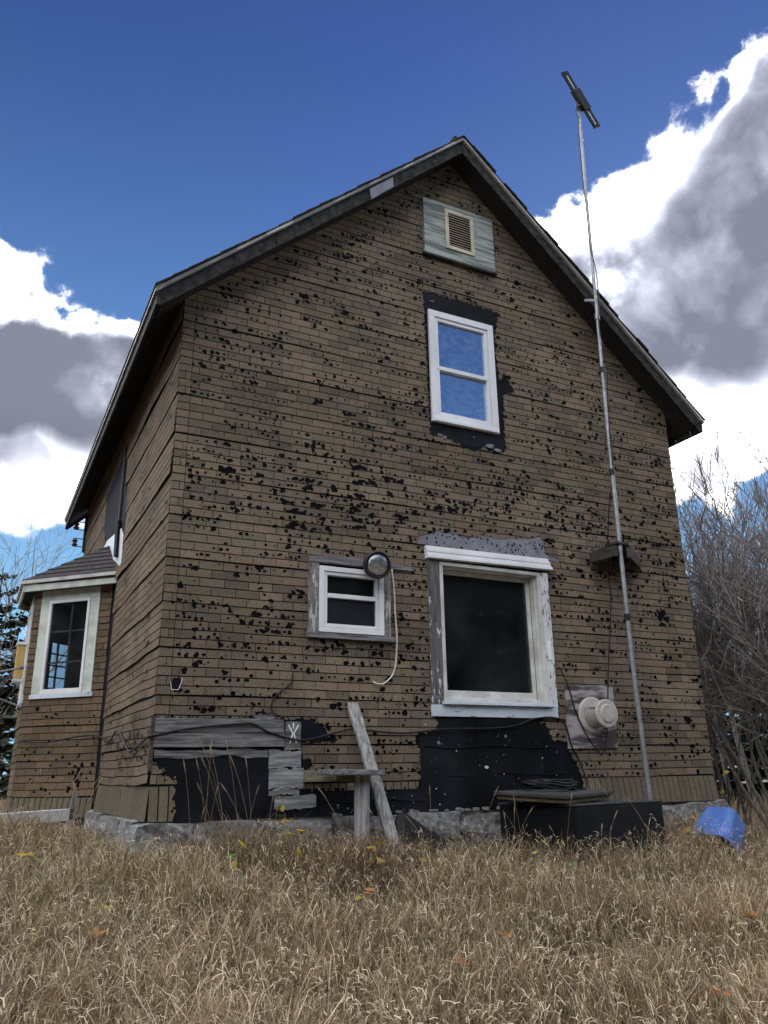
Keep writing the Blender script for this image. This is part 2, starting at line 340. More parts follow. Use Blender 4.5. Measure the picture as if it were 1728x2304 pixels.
M['glass'] = glass_mat('window_glass'); M['bay_glass'] = glass_mat('dusty_bay_glass', (.42, .44, .46)); M['glass_up'] = glass_mat('reflective_film_glass', (.25, .3, .4), film=((.44, .50, .66), .86), rough=.06)

# ------------------------------------------------------------------ ground
def gz(x, y):
    x = np.asarray(x, float); y = np.asarray(y, float)
    slope = np.clip(y+.35, -9, 0)*.13
    left = .16*np.clip((y-.3)/2.5, 0, 1)*np.clip((1.5-x)/2, 0, 1)
    bumps = .035*np.sin(x*1.7+.4)*np.cos(y*1.3+1)+.02*np.sin(x*4.1+y*3.3)
    far = np.clip((np.hypot(x-3, y-3)-14)/60, 0, 1)*1.0
    return -.87+slope+left+bumps*np.clip(1.5-np.hypot(x-3, y-3)/40, 0, 1)+far
def make_ground():
    def ax(c, inner, outer):
        a = np.linspace(-inner, inner, 70); t = np.linspace(1, 0, 18, endpoint=False)[::-1]
        far = inner+(outer-inner)*t**2.2; return c+np.concatenate([-far[::-1], a, far])
    xs, ys = ax(2, 14, 420), ax(0, 14, 420); X, Y = np.meshgrid(xs, ys, indexing='ij'); Z = gz(X, Y)
    v = np.stack([X, Y, Z], -1).reshape(-1, 3); n = len(ys)
    i, j = np.meshgrid(np.arange(len(xs)-1), np.arange(n-1), indexing='ij'); a = (i*n+j).ravel()
    o = npmesh('ground', v, np.stack([a, a+n, a+n+1, a+1], 1), M['ground'], smooth=True); o['kind'] = 'structure'
    o['label'] = 'rough sloping ground in front of and around the house'
make_ground()

# ------------------------------------------------------------------ the house
HW, HD = 6.0, 6.70                     # width of the gable front, depth
ZB = -.47                              # foot of the walls
house = tag(empty('farmhouse', (3, 3.3, -.9)), 'weathered two-storey gabled house with peeling brown brick-pattern siding', 'house')
XR, ZR, XE, ZE = 3.0, 6.93, -.274, 3.984      # ridge and left eave, top of the roof
SL = (ZR-ZE)/(XR-XE)
def roof_top(x): return ZR-abs(x-XR)*SL
TH = .15
def roof_under(x): return roof_top(x)-TH
def inpoly(p, poly):
    x, z = p; c = False; n = len(poly)
    for i in range(n):
        x0, z0 = poly[i]; x1, z1 = poly[i-1]
        if (z0 > z) != (z1 > z) and x < (x1-x0)*(z-z0)/(z1-z0)+x0: c = not c
    return c
# window openings in the front, (x0,x1,z0,z1)
OP_S, OP_B, OP_U = (1.385, 1.985, 1.085, 1.62), (2.625, 3.825, .49, 1.83), (2.705, 3.365, 3.43, 4.59)
TK = .14
def wall_cells(mb, openings, u0, u1, z0, z1, f):
    us = sorted({u0, u1, *[o[0] for o in openings], *[o[1] for o in openings]}); zs = sorted({z0, z1, *[o[2] for o in openings], *[o[3] for o in openings]})
    for a, b in zip(us[:-1], us[1:]):
        for c, d in zip(zs[:-1], zs[1:]):
            if any(o[0] < (a+b)/2 < o[1] and o[2] < (c+d)/2 < o[3] for o in openings): continue
            f(mb, a, b, c, d)
# gable triangle above the upper window, and cut corners under the rake
front = None
def front_wall():
    mb = MB(); xl = XR-(ZR-TH-4.62)/SL; xr = 2*XR-xl
    zc = roof_under(0); ops = [OP_S, OP_B, OP_U[:3]+(zc,)]
    wall_cells(mb, ops, 0, HW, ZB, zc, lambda m, a, b, c, d: m.box((a, 0, c), (b, TK, d)))
    # between the eaves line and z=4.62, with slanted ends
    f0 = lambda p: (p[0], 0, p[1]); f1 = lambda p: (p[0], TK, p[1])
    zt = 4.62; a, b = OP_U[0], OP_U[1]
    mb.prism([(0, zc), (a, zc), (a, zt), (xl, zt)], f0, f1); mb.prism([(b, zc), (HW, zc), (xr, zt), (b, zt)], f0, f1)
    mb.prism([(a, OP_U[3]), (b, OP_U[3]), (b, zt), (a, zt)], f0, f1)
    mb.prism([(xl, zt), (xr, zt), (XR, ZR-TH)], f0, f1)
    o = mb.build('gable_wall', M['felt'], house); o['label'] = 'front gable wall, black felt under brick-pattern asphalt siding'
    return o
# the opening OP_U starts below the eaves line: cut it there too
front = front_wall()
BY0, BY1, BP = 3.0, 5.52, .77          # bay: start and end on the side wall, projection
BT, BB = 2.04, -.62                    # top and foot of the bay walls
mb = MB(); wall_cells(mb, [(BY0+.12, BY1-.12, ZB+.12, 2.0)], TK, HD, ZB, roof_under(0), lambda m, a, b, c, d: m.box((0.0, a, c), (TK, b, d)))
left = mb.build('side_wall', M['felt'], house); left['label'] = 'long side wall in warmer brown siding with wavy laps'
mb = MB(); mb.box((HW-TK, TK, ZB), (HW, HD, roof_under(HW))); mb.build('far_side_wall', M['felt'], house)
mb = MB(); mb.prism([(TK, ZB), (HW-TK, ZB), (HW-TK, roof_under(TK)), (XR, ZR-TH), (TK, roof_under(TK))], lambda p: (p[0], HD-TK, p[1]), lambda p: (p[0], HD, p[1]))
mb.build('back_wall', M['felt'], house)
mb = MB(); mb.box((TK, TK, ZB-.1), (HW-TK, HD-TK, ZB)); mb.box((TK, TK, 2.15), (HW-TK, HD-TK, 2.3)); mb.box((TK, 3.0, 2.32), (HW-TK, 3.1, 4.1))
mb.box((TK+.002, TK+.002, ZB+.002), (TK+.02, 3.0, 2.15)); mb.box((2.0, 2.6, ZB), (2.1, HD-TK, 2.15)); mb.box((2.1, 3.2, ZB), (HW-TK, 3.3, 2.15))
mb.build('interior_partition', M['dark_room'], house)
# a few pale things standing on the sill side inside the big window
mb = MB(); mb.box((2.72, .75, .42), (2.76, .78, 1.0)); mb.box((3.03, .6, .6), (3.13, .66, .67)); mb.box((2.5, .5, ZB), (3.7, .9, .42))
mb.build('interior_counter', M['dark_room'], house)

# --- roof
def roof():
    rp = None
    y0, y1 = -.298, 7.07
    for s in (0, 1):
        f = (lambda x: x) if s == 0 else (lambda x: 2*XR-x)
        mb = MB(); x0 = XE
        P = [(x0, ZE), (XR, ZR), (XR, ZR-TH), (x0, ZE-TH*.9)]
        mb.prism([(f(a), b-.004) for a, b in P], lambda p: (p[0], y0+.03, p[1]), lambda p: (p[0], y1-.03, p[1]))
        o = mb.build('roof_deck' , M['soffit'], house)
        # soffit boards running along the eaves
        for k in range(5):
            xa = x0+.03+k*.055; mbb = MB()
            if xa+.05 > -.002: break
            mbb.prism([(f(xa), roof_under(xa)-.008), (f(xa+.05), roof_under(xa+.05)-.008), (f(xa+.05), roof_under(xa+.05)+.006), (f(xa), roof_under(xa)+.006)],
                      lambda p: (p[0], y0+.06, p[1]), lambda p: (p[0], y1-.06, p[1])).build('soffit_board', M['soffit'], o)
        # rake board (weathered) and bright drip trim above it, at both gable ends
        for ya, yb in ((y0, y0+.03), (y1-.03, y1)):
            m1 = MB(); m2 = MB()
            # board is in three lengths with ragged joints
            cuts = [x0, x0+1.05, x0+2.15, XR] if s == 0 else [x0, x0+1.5, XR]
            for i, (ca, cb) in enumerate(zip(cuts[:-1], cuts[1:])):
                m0 = MB(); dz = U(-.006, .006); ex = .002 if i else 0
                m0.prism([(f(ca+ex), roof_top(ca)-.036), (f(cb-.002), roof_top(cb)-.036), (f(cb-.002), roof_top(cb)-.205+dz), (f(ca+ex), roof_top(ca)-.205+dz)],
                         lambda p: (p[0], ya+.012, p[1]), lambda p: (p[0], yb, p[1]))
                m0.build('rake_board', M['rake'], house, bevel=.004)
            m2.prism([(f(x0-.02), roof_top(x0-.02)-.001), (f(XR), ZR-.001), (f(XR), ZR-.038), (f(x0-.02), roof_top(x0-.02)-.038)], lambda p: (p[0], ya-.02, p[1]), lambda p: (p[0], yb+.012, p[1]))
            m2.build('drip_trim', M['trim'], house, bevel=.004)
        # eaves fascia
        m3 = MB(); m3.prism([(f(x0-.03), roof_top(x0-.03)-.05), (f(x0+.0), roof_top(x0)-.05), (f(x0), roof_top(x0)-.20), (f(x0-.03), roof_top(x0)-.20)], lambda p: (p[0], y0+.001, p[1]), lambda p: (p[0], y1-.001, p[1]))
        m3.build('eaves_fascia', M['rake'], house, bevel=.005)
        m4 = MB(); m4.prism([(f(x0-.05), roof_top(x0-.05)+.004), (f(x0+.01), roof_top(x0+.01)+.004), (f(x0+.01), roof_top(x0+.01)-.05), (f(x0-.05), roof_top(x0-.05)-.04)], lambda p: (p[0], y0-.018, p[1]), lambda p: (p[0], y1, p[1]))
        m4.build('eaves_trim', M['trim'], house)
        # shingle courses, each a slab lapping the one below
        n = 24; span = XR-x0+.06
        for k in range(n):
            a = x0-.06+span*k/n; b = a+span/n*1.15; b = min(b, XR); m5 = MB(); j = U(-.03, .005); t = U(.010, .020)
            m5.prism([(f(a), roof_top(a)+.004), (f(b), roof_top(b)+.004), (f(b), roof_top(b)+.008), (f(a), roof_top(a)+.006+t)],
                     lambda p: (p[0], y0-.03+j, p[1]), lambda p: (p[0], y1+.02, p[1])).build('shingle_course', M['shingle'], o)
    # patched length of bare metal on the left rake
    mb = MB(); a, b = 1.78, 2.06
    mb.prism([(a, roof_top(a)-.075), (b, roof_top(b)-.068), (b+.01, roof_top(b)-.19), (a+.02, roof_top(a)-.20)], lambda p: (p[0], y0-.006, p[1]), lambda p: (p[0], y0+.012, p[1]))
    o = mb.build('metal_patch', M['galv'], house); o['label'] = 'bare metal patch on the left rake board'
    mb = MB(); mb.box((XR-.1, y0+.02, ZR-.02), (XR+.1, y1, ZR+.012)); mb.build('ridge_cap', M['shingle'], house)
roof()

# ------------------------------------------------------------------ brick-pattern siding
SH, CH, BL = .3765, .0753, .2130        # strip height (five courses), course height, brick length
def wob(u, k, a):  # slow waviness of a lap line
    return a*(math.sin(u*1.9+k*2.1)+.6*math.sin(u*4.3+k*1.3+1)+.35*math.sin(u*9.7+k*.7))
def tone():
    r = random.random(); v = U(.92, 1.08)
    if r < .15: return (.180*v, .150*v, .112*v, 1.0)          # grooved brick
    if r < .36: return (.217*v, .166*v, .121*v, 0.0)          # reddish
    if r < .50: return (.170*v, .145*v, .110*v, 0.0)          # grey brown
    return (.198*v, .160*v, .114*v, 0.0)
BR = []                                   # all bricks of all walls
def depth(z, zk): return .004+.009*min(1, max(0, 1-(z-zk)/SH))
def brick_field(org, ud, nrm, u0, u1, strips, keep, wallid, wa=.003, bulge=.0, corner=None, warm=(1, 1, 1)):
    """strips: list of (z_low, z_high, soldier?)"""
    org, ud, nrm = Vector(org), Vector(ud), Vector(nrm)
    def P(u, z, d): return org+ud*u+Vector((0, 0, z))+nrm*d
    for k, (za, zb, soldier) in enumerate(strips):
        nc = 1 if soldier else max(1, round((zb-za)/CH))
        du = U(0, BL); fade = U(.90, 1.08)
        for c in range(nc):
            c0, c1 = za+(zb-za)*c/nc, za+(zb-za)*(c+1)/nc
            L = (.042 if wallid == 'left' else .075) if soldier else BL
            off = du+(c % 2)*L/2+U(-.012, .012)
            edges = [u0]; u = u0-L+(off % L)
            while u < u1:
                u += L*U(.985, 1.015)
                if u > u0+.03 and u < u1-.03: edges.append(u)
            edges.append(u1)
            if corner is not None and not soldier:
                edges = sorted(e for e in edges if abs(e-corner) > .035)+[corner]; edges.sort()
            for a, b in zip(edges[:-1], edges[1:]):
                g = .0055 if soldier else .0030; gz0 = .0075 if c == 0 else .0062
                t = tone(); f_ = fade*(1+.07*math.sin(a*1.3+k*2.2)+.05*math.sin(a*3.1+k)); t = (t[0]*warm[0]*f_, t[1]*warm[1]*f_, t[2]*warm[2]*f_, t[3])
                if soldier: k_ = U(.84, 1.04); t = (.165*k_, .140*k_, .100*k_, 0)
                tests = [keep((a+b)/2+sx*(b-a)*.5, (c0+c1)/2+sz*(c1-c0)*.5) for sx in (-1, -.5, 0, .5, 1) for sz in (-1, 0, 1)]
                if not any(tests): continue
                full = all(tests)
                cells = []
                if full: cells = [(a+g, b-g, c0+gz0, c1-g)]
                else:
                    nx, nz = max(2, int((b-a)/.012)), (12 if soldier else 6)
                    for j in range(nz):
                        run = None
                        for i in range(nx+1):
                            ok = i < nx and keep(a+(b-a)*(i+.5)/nx, c0+(c1-c0)*(j+.5)/nz)
                            if ok and run is None: run = i
                            if not ok and run is not None:
                                ua = a+(b-a)*run/nx+(g if run == 0 else U(-.004, .004)); ub = a+(b-a)*i/nx-(g if i == nx else U(-.004, .004))
                                cells.append((ua, ub, c0+(c1-c0)*j/nz+(gz0 if j == 0 else -.0005), c0+(c1-c0)*(j+1)/nz-(g if j == nz-1 else -.0005))); run = None
                for (ua, ub, z0, z1) in cells:
                    q = []
                    for (uu, zz) in ((ua, z0), (ub, z0), (ub, z1), (ua, z1)):
                        wz = wob(uu, k, wa)*(1-(zz-za)/max(.01, zb-za)*.5) if not soldier else 0
                        d = (.006+(.02 if wallid == 'left' else .035)*(1-(zz-za)/(zb-za))) if soldier else depth(zz, za)
                        d += bulge*max(0, math.sin(uu*1.1+k*1.7)+.5*math.sin(uu*2.9+k))*(1-(zz-za)/(zb-za))
                        if corner is not None and ua < corner-.01 and not soldier: d += .003
                        q.append((uu, zz+wz, d))
                    fr = [P(uu, zz, d) for uu, zz, d in q]; bk = [P(uu, zz, min(.001, d-.003) if bulge == 0 else d-.006) for uu, zz, d in q]
                    BR.append(dict(w=wallid, v=fr+bk, c=t, full=full and not soldier and (b-a) > .19))
# keep-outs on the front (x,z)
def rect(x0, x1, z0, z1): return [(x0, z0), (x1, z0), (x1, z1), (x0, z1)]
EX = [rect(1.29, 2.08, 1.03, 1.745), rect(2.52, 3.92, .37, 1.97),
      [(2.56, 4.915), (3.565, 4.905), (3.50, 4.6), (3.485, 4.313), (3.55, 3.8), (3.53, 3.155), (3.38, 3.10), (3.25, 3.15), (3.137, 3.09), (2.95, 3.12), (2.792, 3.17), (2.589, 3.18)],
      [(3.49, 4.02), (3.55, 4.04), (3.573, 4.14), (3.63, 4.05), (3.71, 3.90), (3.60, 3.87), (3.539, 3.844), (3.5, 3.86)],
      [(.1, .58), (.12, .61), (.195, .615), (.18, .56), (.165, .52), (.11, .52)],
      [(-.05, .315), (1.215, .31), (1.315, .322), (1.454, .25), (1.464, .188), (1.56, .157), (1.55, .118), (1.22, .11), (1.22, .02), (1.312, -.02), (1.338, -.087),
       (1.25, -.11), (1.25, -.25), (1.83, -.272), (2.341, -.262), (2.35, -.19), (2.372, .06), (2.30, .115), (2.33, .19), (2.47, .215), (2.55, .25), (2.545, .36), (3.65, .36), (3.78, .30), (3.83, .26), (3.86, .151), (4.05, .14),
       (4.08, .0), (4.15, -.08), (4.19, -.21), (4.20, -.28), (4.24, -.6), (.195, -.6), (.185, -.15), (.13, -.155), (.05, -.07), (-.05, .02)],
      [(.78, .30), (.80, .345), (.87, .37), (.95, .352), (.99, .30)],
      [(2.40, 1.99), (2.41, 2.075), (2.52, 2.10), (2.62, 2.15), (2.85, 2.14), (2.9, 2.12), (3.05, 2.13), (3.2, 2.17), (3.4, 2.15), (3.5, 2.18), (3.75, 2.20), (3.9, 2.24), (3.94, 2.17), (3.96, 2.05), (4.14, 2.02), (4.14, 1.985)]]
BBX = [(min(p[0] for p in e)-.03, max(p[0] for p in e)+.03, min(p[1] for p in e)-.03, max(p[1] for p in e)+.03) for e in EX]
def keep_front(u, z):
    if z > roof_under(u)+.03: return False
    for e, b in zip(EX, BBX):
        if b[0] < u < b[1] and b[2] < z < b[3]:
            j = .007*math.sin(u*97+z*53)+.008*math.sin(u*41-z*83)+.005*math.sin(u*190+z*210)
            if inpoly((u+j, z+j), e): return False
    return True
def strips_for(z_sold0, z_sold1, top):
    s = [(z_sold0, z_sold1, True), (z_sold1, .10, False)]; z = .10
    while z < top: s.append((z, z+SH, False)); z += SH
    return s
brick_field((0, 0, 0), (1, 0, 0), (0, -1, 0), -.006, HW, strips_for(ZB, -.205, 6.9), keep_front, 'front', wa=.0035, corner=.105)
LTAR = [(2.46, 2.75), (2.50, 2.45), (2.75, 2.53), (3.3, 2.62), (3.95, 2.76), (4.33, 3.05), (4.33, 3.55), (3.6, 3.60), (2.86, 3.70)]
LTEAR = [(4.15, 2.74), (3.85, 2.76), (2.66, 2.6), (2.47, 2.47), (2.42, 2.08), (3.0, 2.3), (3.6, 2.5)]
def keep_left(u, z):
    if z > roof_under(0)+.05: return False
    if BY0-.02 < u < BY1+.02 and z < BT+.02: return False
    if 2.7 < u < 5.8 and z < BT+.55*min(1, max(0, min((u-2.78)/.8, (5.74-u)/.8))): return False
    if inpoly((u, z), LTAR): return False
    return True
brick_field((0, 0, 0), (0, 1, 0), (-1, 0, 0), .0, HD, strips_for(ZB, -.205, 3.9), keep_left, 'left', wa=.009, bulge=.012, warm=(.95, .89, .86))
# bay: near canted face, outer face, far canted face
q2 = math.sqrt(.5); CL = BP/q2
BW = (.155, .985, .735, 2.005)            # near canted window casing (u from wall, z)
def keep_bay(u, z): return not (BW[0]+.02 < u < BW[1]-.02 and BW[2]+.02 < z < BW[3]-.02)
BSTR = [(BB+.08, -.33, True), (-.33, .05, False)]+[(.05+SH*k, .05+SH*(k+1), False) for k in range(5)]+[(.05+SH*5, BT, False)]
WARM = (.94, .84, .77)
brick_field((0, BY0, 0), (-q2, q2, 0), (-q2, -q2, 0), 0, CL, BSTR, keep_bay, 'bay', wa=.004, warm=WARM)
OL = BY1-BY0-2*BP
BW2 = (.10, OL-.10, .70, 2.0)
brick_field((-BP, BY0+BP, 0), (0, 1, 0), (-1, 0, 0), 0, OL, BSTR, lambda u, z: not (BW2[0]+.02 < u < BW2[1]-.02 and BW2[2]+.02 < z < BW2[3]-.02), 'bay', wa=.004, warm=WARM)

def view_size(v):
    ax = [(p-CAM) for p in v[:4]]; pr = [(d.dot(r2)/d.dot(fw), d.dot(u2)/d.dot(fw)) for d in ax]
    return abs(sum(pr[i][0]*pr[i-1][1]-pr[i-1][0]*pr[i][1] for i in range(4)))
def emit_bricks(walls):
    full = sorted([b for b in BR if b['full'] and b['w'] in ('front', 'left')], key=lambda b: -view_size(b['v']))[:300]
    for b in full: b['one'] = True
    F = [(0, 1, 2, 3), (0, 4, 5, 1), (1, 5, 6, 2), (2, 6, 7, 3), (3, 7, 4, 0)]
    for wid, par in walls.items():
        mb = MB()
        for b in BR:
            if b['w'] != wid: continue
            if b.get('one'): MB().add(b['v'], F, b['c']).build('brick', M['brick'], par, attr=True)
            else: mb.add(b['v'], F, b['c'])
        if mb.v:
            o = mb.build('brick_siding', M['brick'], par, attr=True, kind='stuff')

# holes: irregular flakes torn out of the granule face, black tar showing
def hole_field(org, ud, nrm, par, spots, strips):
    org, ud, nrm = Vector(org), Vector(ud), Vector(nrm); mb = MB()
    def zk(z):
        for a, b, s in strips:
            if a <= z < b: return a
        return z
    for (u, z, r, asp) in spots:
        n = 8 if r < .010 else 13; p1, p2, p3 = U(0, 6.28), U(0, 6.28), U(0, 6.28); kk = .35 if r < .018 else 1; k2, k3 = U(.05, .30)*kk, U(.05, .28)*kk; tl = U(-.35, .35); vs = []
        for i in range(n):
            a = 2*math.pi*i/n; rr = r*(1+k2*math.sin(2*a+p1)+k3*math.sin(3*a+p2)+.12*math.sin(5*a+p3))
            x, y = math.cos(a)*rr*asp, math.sin(a)*rr; y += x*tl*.4
            d = depth(z+y, zk(z+y))+.0022
            vs.append(org+ud*(u+x)+Vector((0, 0, z+y))+nrm*d)
        c = org+ud*u+Vector((0, 0, z))+nrm*(depth(z, zk(z))+.0014)
        mb.add([c]+vs, [(0, i+1, (i+1) % n+1) for i in range(n)])
    o = mb.build('torn_hole', M['tar'], par, kind='stuff'); o['label'] = 'black holes torn through the siding granules'
def front_spots():
    S_ = []; random.seed(31)
    def put(u, z, r, asp=1.0):
        if 0.01 < u < HW-.01 and z < roof_under(u)-.06 and z > ZB+.04 and keep_front(u, z) and not (2.58 < u < 3.54 and 5.38 < z < 6.16): S_.append((u, z, r, asp))
    # rows of small holes following the courses
    k = 0
    for row in range(96):
        zc = -.2+row*CH+.02
        dens = .62 if 1.9 < zc < 2.75 else (.40 if zc < 4.3 else .34)
        u = 0
        while u < HW:
            if random.random() < dens:
                n = random.randint(2, 7); st = U(.048, .095); zz = zc+U(-.01, .035)
                for i in range(n):
                    put(u, zz+U(-.012, .012), U(.008, .015) if random.random() < .75 else U(.015, .025), U(.9, 1.4)); u += st*U(.7, 1.3)
            u += U(.06, .40)
    for i in range(1900): put(U(0, HW), U(-.2, 6.6), .006+.019*random.random()**3, U(.8, 1.5))
    for i in range(34): put(U(.1, 5.9), U(0, 5.4), U(.018, .034), U(.8, 1.6))
    # the badly pitted belt between the storeys
    for i in range(300):
        z = random.gauss(2.28, .30); u = U(.05, 5.95) if random.random() < .7 else random.gauss(1.7, .9)
        z = round((z-.1)/CH)*CH+.1+random.choice((.018, .045))+U(-.008, .008)
        put(u, z, U(.008, .018), U(1.0, 1.5))
    for i in range(26):
        z = random.gauss(2.32, .2); u = random.gauss(1.8, .95); z = round((z-.1)/CH)*CH+.1+.03
        n = random.randint(2, 4)
        for j in range(n): put(u+j*U(.03, .05), z+U(-.02, .02), U(.014, .028), U(1.0, 1.8))
    for i in range(40):
        z = random.gauss(2.2, .25); u = U(3.9, 5.9)
        for j in range(random.randint(1, 3)): put(u+U(-.06, .06), z+U(-.03, .03), U(.013, .026), U(1.0, 1.6))
    for i in range(80):      # others scattered, in little clusters
        z = U(-.1, 5.6); u = U(.05, 5.95)
        for j in range(random.randint(1, 3)): put(u+U(-.07, .07), z+U(-.02, .02), U(.012, .024), U(1.0, 1.8))
    for i in range(26): put(.05+U(-.03, .03), U(.2, 3.7), U(.012, .028), U(.7, 1.3))      # down the corner strip
    for z in (1.52, 1.50, 1.47): 
        for j in range(5): put(5.55+U(-.07, .07), z+U(-.02, .03), U(.014, .03), 1.3)
    for j in range(14): put(U(1.4, 2.0), .95+U(-.06, .03), U(.010, .026), 1.1)
    random.seed(7); return S_
def left_spots():
    S_ = []; random.seed(5)
    for i in range(260):
        u, z = U(.05, 6.6), U(-.2, 3.8)
        for j in range(random.randint(1, 3)):
            a, b = u+U(-.05, .05), z+U(-.02, .02)
            if keep_left(a, b): S_.append((a, b, U(.008, .018), U(.9, 1.5)))
    for i in range(110):
        a, b = U(.1, 1.6), random.gauss(.12, .12)
        if keep_left(a, b): S_.append((a, b, U(.008, .022), U(.8, 1.2)))
    random.seed(7); return S_
emit_bricks({'front': front, 'left': left})
FST = strips_for(ZB, -.205, 6.9)
hole_field((0, 0, 0), (1, 0, 0), (0, -1, 0), front, front_spots(), FST)
hole_field((-.008, 0, 0), (0, 1, 0), (-1, 0, 0), left, left_spots(), FST)

# ------------------------------------------------------------------ bay window
def bay():
    def C(u, z, d=0.0): return Vector((-q2*u-q2*d, BY0+q2*u-q2*d, z))        # near canted face, d outwards
    def Fc(u, z, d=0.0): return Vector((-BP-d, BY0+BP+u, z))
    def G(u, z, d=0.0): return Vector((-BP+q2*u-q2*d, BY1-BP+q2*u+q2*d, z))
    def slab(mb, fn, u0, u1, z0, z1, d0, d1):
        mb.hexa([fn(u0, z0, d0), fn(u1, z0, d0), fn(u1, z0, d1), fn(u0, z0, d1), fn(u0, z1, d0), fn(u1, z1, d0), fn(u1, z1, d1), fn(u0, z1, d1)])
    mb = MB(); op = (.30, .84, .83, 1.88); op2 = (.2, OL-.2, .8, 1.88); op3 = (.14, .80, .85, 1.62)
    wall_cells(mb, [op], .0, CL, BB, BT, lambda m, a, b, c, d: slab(m, C, a, b, c, d, -.08, 0))
    wall_cells(mb, [op2], 0, OL, BB, BT, lambda m, a, b, c, d: slab(m, Fc, a, b, c, d, -.08, 0))
    wall_cells(mb, [op3], 0, CL, BB, BT, lambda m, a, b, c, d: slab(m, G, a, b, c, d, -.08, 0))
    mb.prism([(0, BY0), (-BP, BY0+BP), (-BP, BY1-BP), (0, BY1)], lambda p: (p[0], p[1], BT), lambda p: (p[0], p[1], BT+.02))
    mb.prism([(0, BY0+.1), (-BP+.08, BY0+BP), (-BP+.08, BY1-BP), (0, BY1-.1)], lambda p: (p[0], p[1], .3), lambda p: (p[0], p[1], .33))
    b = mb.build('bay', M['felt'], house); b['label'] = 'three-sided bay with reddish brown siding and hipped shingle roof'
    emit_bricks_bay(b)
    # hipped roof
    zo, zt = 2.115, 2.62; O = [(0.0, 2.76), (-.95, 3.70), (-.95, 4.82), (0.0, 5.76)]; T = [(0, 3.52), (0, 5.0)]
    mb = MB(); vs = [(x, y, zo) for x, y in O]+[(T[0][0], T[0][1], zt), (T[1][0], T[1][1], zt)]
    mb.add(vs, [(0, 1, 4), (1, 2, 5, 4), (2, 3, 5), (0, 3, 2, 1), (0, 4, 5, 3)]); rf = mb.build('bay_roof', M['shingle'], house)
    N_ = 7
    for k in range(N_):
        a, bq = k/N_, min(1, (k+1.12)/N_); th = .012
        for i, (p, q, t0, t1) in enumerate(((0, 1, 0, 0), (1, 2, 0, 1), (2, 3, 1, 1))):
            A, B_ = Vector((*O[p], zo)), Vector((*O[q], zo)); C0, D0 = Vector((*T[t0], zt)), Vector((*T[t1], zt))
            nrm = (B_-A).cross(C0-A).normalized(); nrm = nrm if nrm.z > 0 else -nrm
            p0, p1 = A.lerp(C0, a), B_.lerp(D0, a); p2, p3 = B_.lerp(D0, bq), A.lerp(C0, bq)
            ofs = -.012*Vector((nrm.x, nrm.y, 0)).normalized() if False else Vector((0, 0, 0))
            m5 = MB(); m5.hexa([p0+nrm*.001, p1+nrm*.001, p2+nrm*.001, p3+nrm*.001, p0+nrm*(th+.004), p1+nrm*(th+.004), p2+nrm*.005, p3+nrm*.005])
            m5.build('shingle_course', M['shingle'], rf)
    # fascia boards and drip edge
    for (p, q) in ((0, 1), (1, 2), (2, 3)):
        A, B_ = Vector((*O[p], 0)), Vector((*O[q], 0)); d = (B_-A).normalized(); n = Vector((d.y, -d.x, 0)); n = n if n.x < 0 else -n
        m1 = MB(); ins = .02
        m1.hexa([A-n*(ins+.025)+Vector((0, 0, 1.985)), B_-n*(ins+.025)+Vector((0, 0, 1.985)), B_-n*ins+Vector((0, 0, 1.985)), A-n*ins+Vector((0, 0, 1.985)),
                 A-n*(ins+.025)+Vector((0, 0, 2.075)), B_-n*(ins+.025)+Vector((0, 0, 2.075)), B_-n*ins+Vector((0, 0, 2.075)), A-n*ins+Vector((0, 0, 2.075))])
        m1.build('fascia_board', M['bay_trim'], b, bevel=.004)
        m2 = MB(); m2.hexa([A-n*.03+Vector((0, 0, 2.077)), B_-n*.03+Vector((0, 0, 2.077)), B_+n*.012+Vector((0, 0, 2.077)), A+n*.012+Vector((0, 0, 2.077)),
                            A-n*.03+Vector((0, 0, 2.118)), B_-n*.03+Vector((0, 0, 2.118)), B_+n*.012+Vector((0, 0, 2.118)), A+n*.012+Vector((0, 0, 2.118))])
        m2.build('drip_edge', M['trim'], b)
    mb = MB(); mb.prism([(x*.965, y) for x, y in O], lambda p: (p[0], p[1], 2.06), lambda p: (p[0], p[1], 2.072)); mb.build('soffit', M['soffit'], b)
    # windows: casing boards, metal storm frame, pane, muntins
    def bay_window(fn, u0, u1, z0, z1, cw, mun, far=False):
        mb = MB(); slab(mb, fn, u0, u1, z1-cw, z1, -.003, .022); slab(mb, fn, u0, u0+cw, z0+.05, z1-cw-.002, -.003, .020); slab(mb, fn, u1-cw, u1, z0+.05, z1-cw-.002, -.003, .020)
        w = mb.build('bay_window', M['bay_trim'], house, bevel=.003)
        m1 = MB(); slab(m1, fn, u0-.03, u1+.01, z0, z0+.048, -.003, .035); m1.build('sill', M['peel_x'], w, bevel=.004)
        a, b_, c, d = u0+cw+.002, u1-cw-.002, z0+.05, z1-cw-.002; t = .035
        m1 = MB(); slab(m1, fn, a, b_, d-t, d, -.01, .028); slab(m1, fn, a, b_, c, c+t+.02, -.01, .028); slab(m1, fn, a, a+t, c+t+.02, d-t, -.01, .028); slab(m1, fn, b_-t, b_, c+t+.02, d-t, -.01, .028)
        m1.build('storm_frame', M['vinyl'], w, bevel=.003)
        m1 = MB(); m1.add([fn(a, c, .004), fn(b_, c, .004), fn(b_, d, .004), fn(a, d, .004)], [(0, 1, 2, 3)]); m1.build('pane', M['bay_glass'], w)
        nu, nzs = mun
        for i in range(1, nu):
            uu = a+(b_-a)*i/nu; m1 = MB(); slab(m1, fn, uu-.009, uu+.009, c, d, -.05, -.03); m1.build('muntin', M['vinyl_dirty'], w)
        for j in range(1, nzs):
            zz = c+(d-c)*j/nzs; m1 = MB(); slab(m1, fn, a, b_, zz-.009, zz+.009, -.052, -.032); m1.build('muntin', M['vinyl_dirty'], w)
        return w
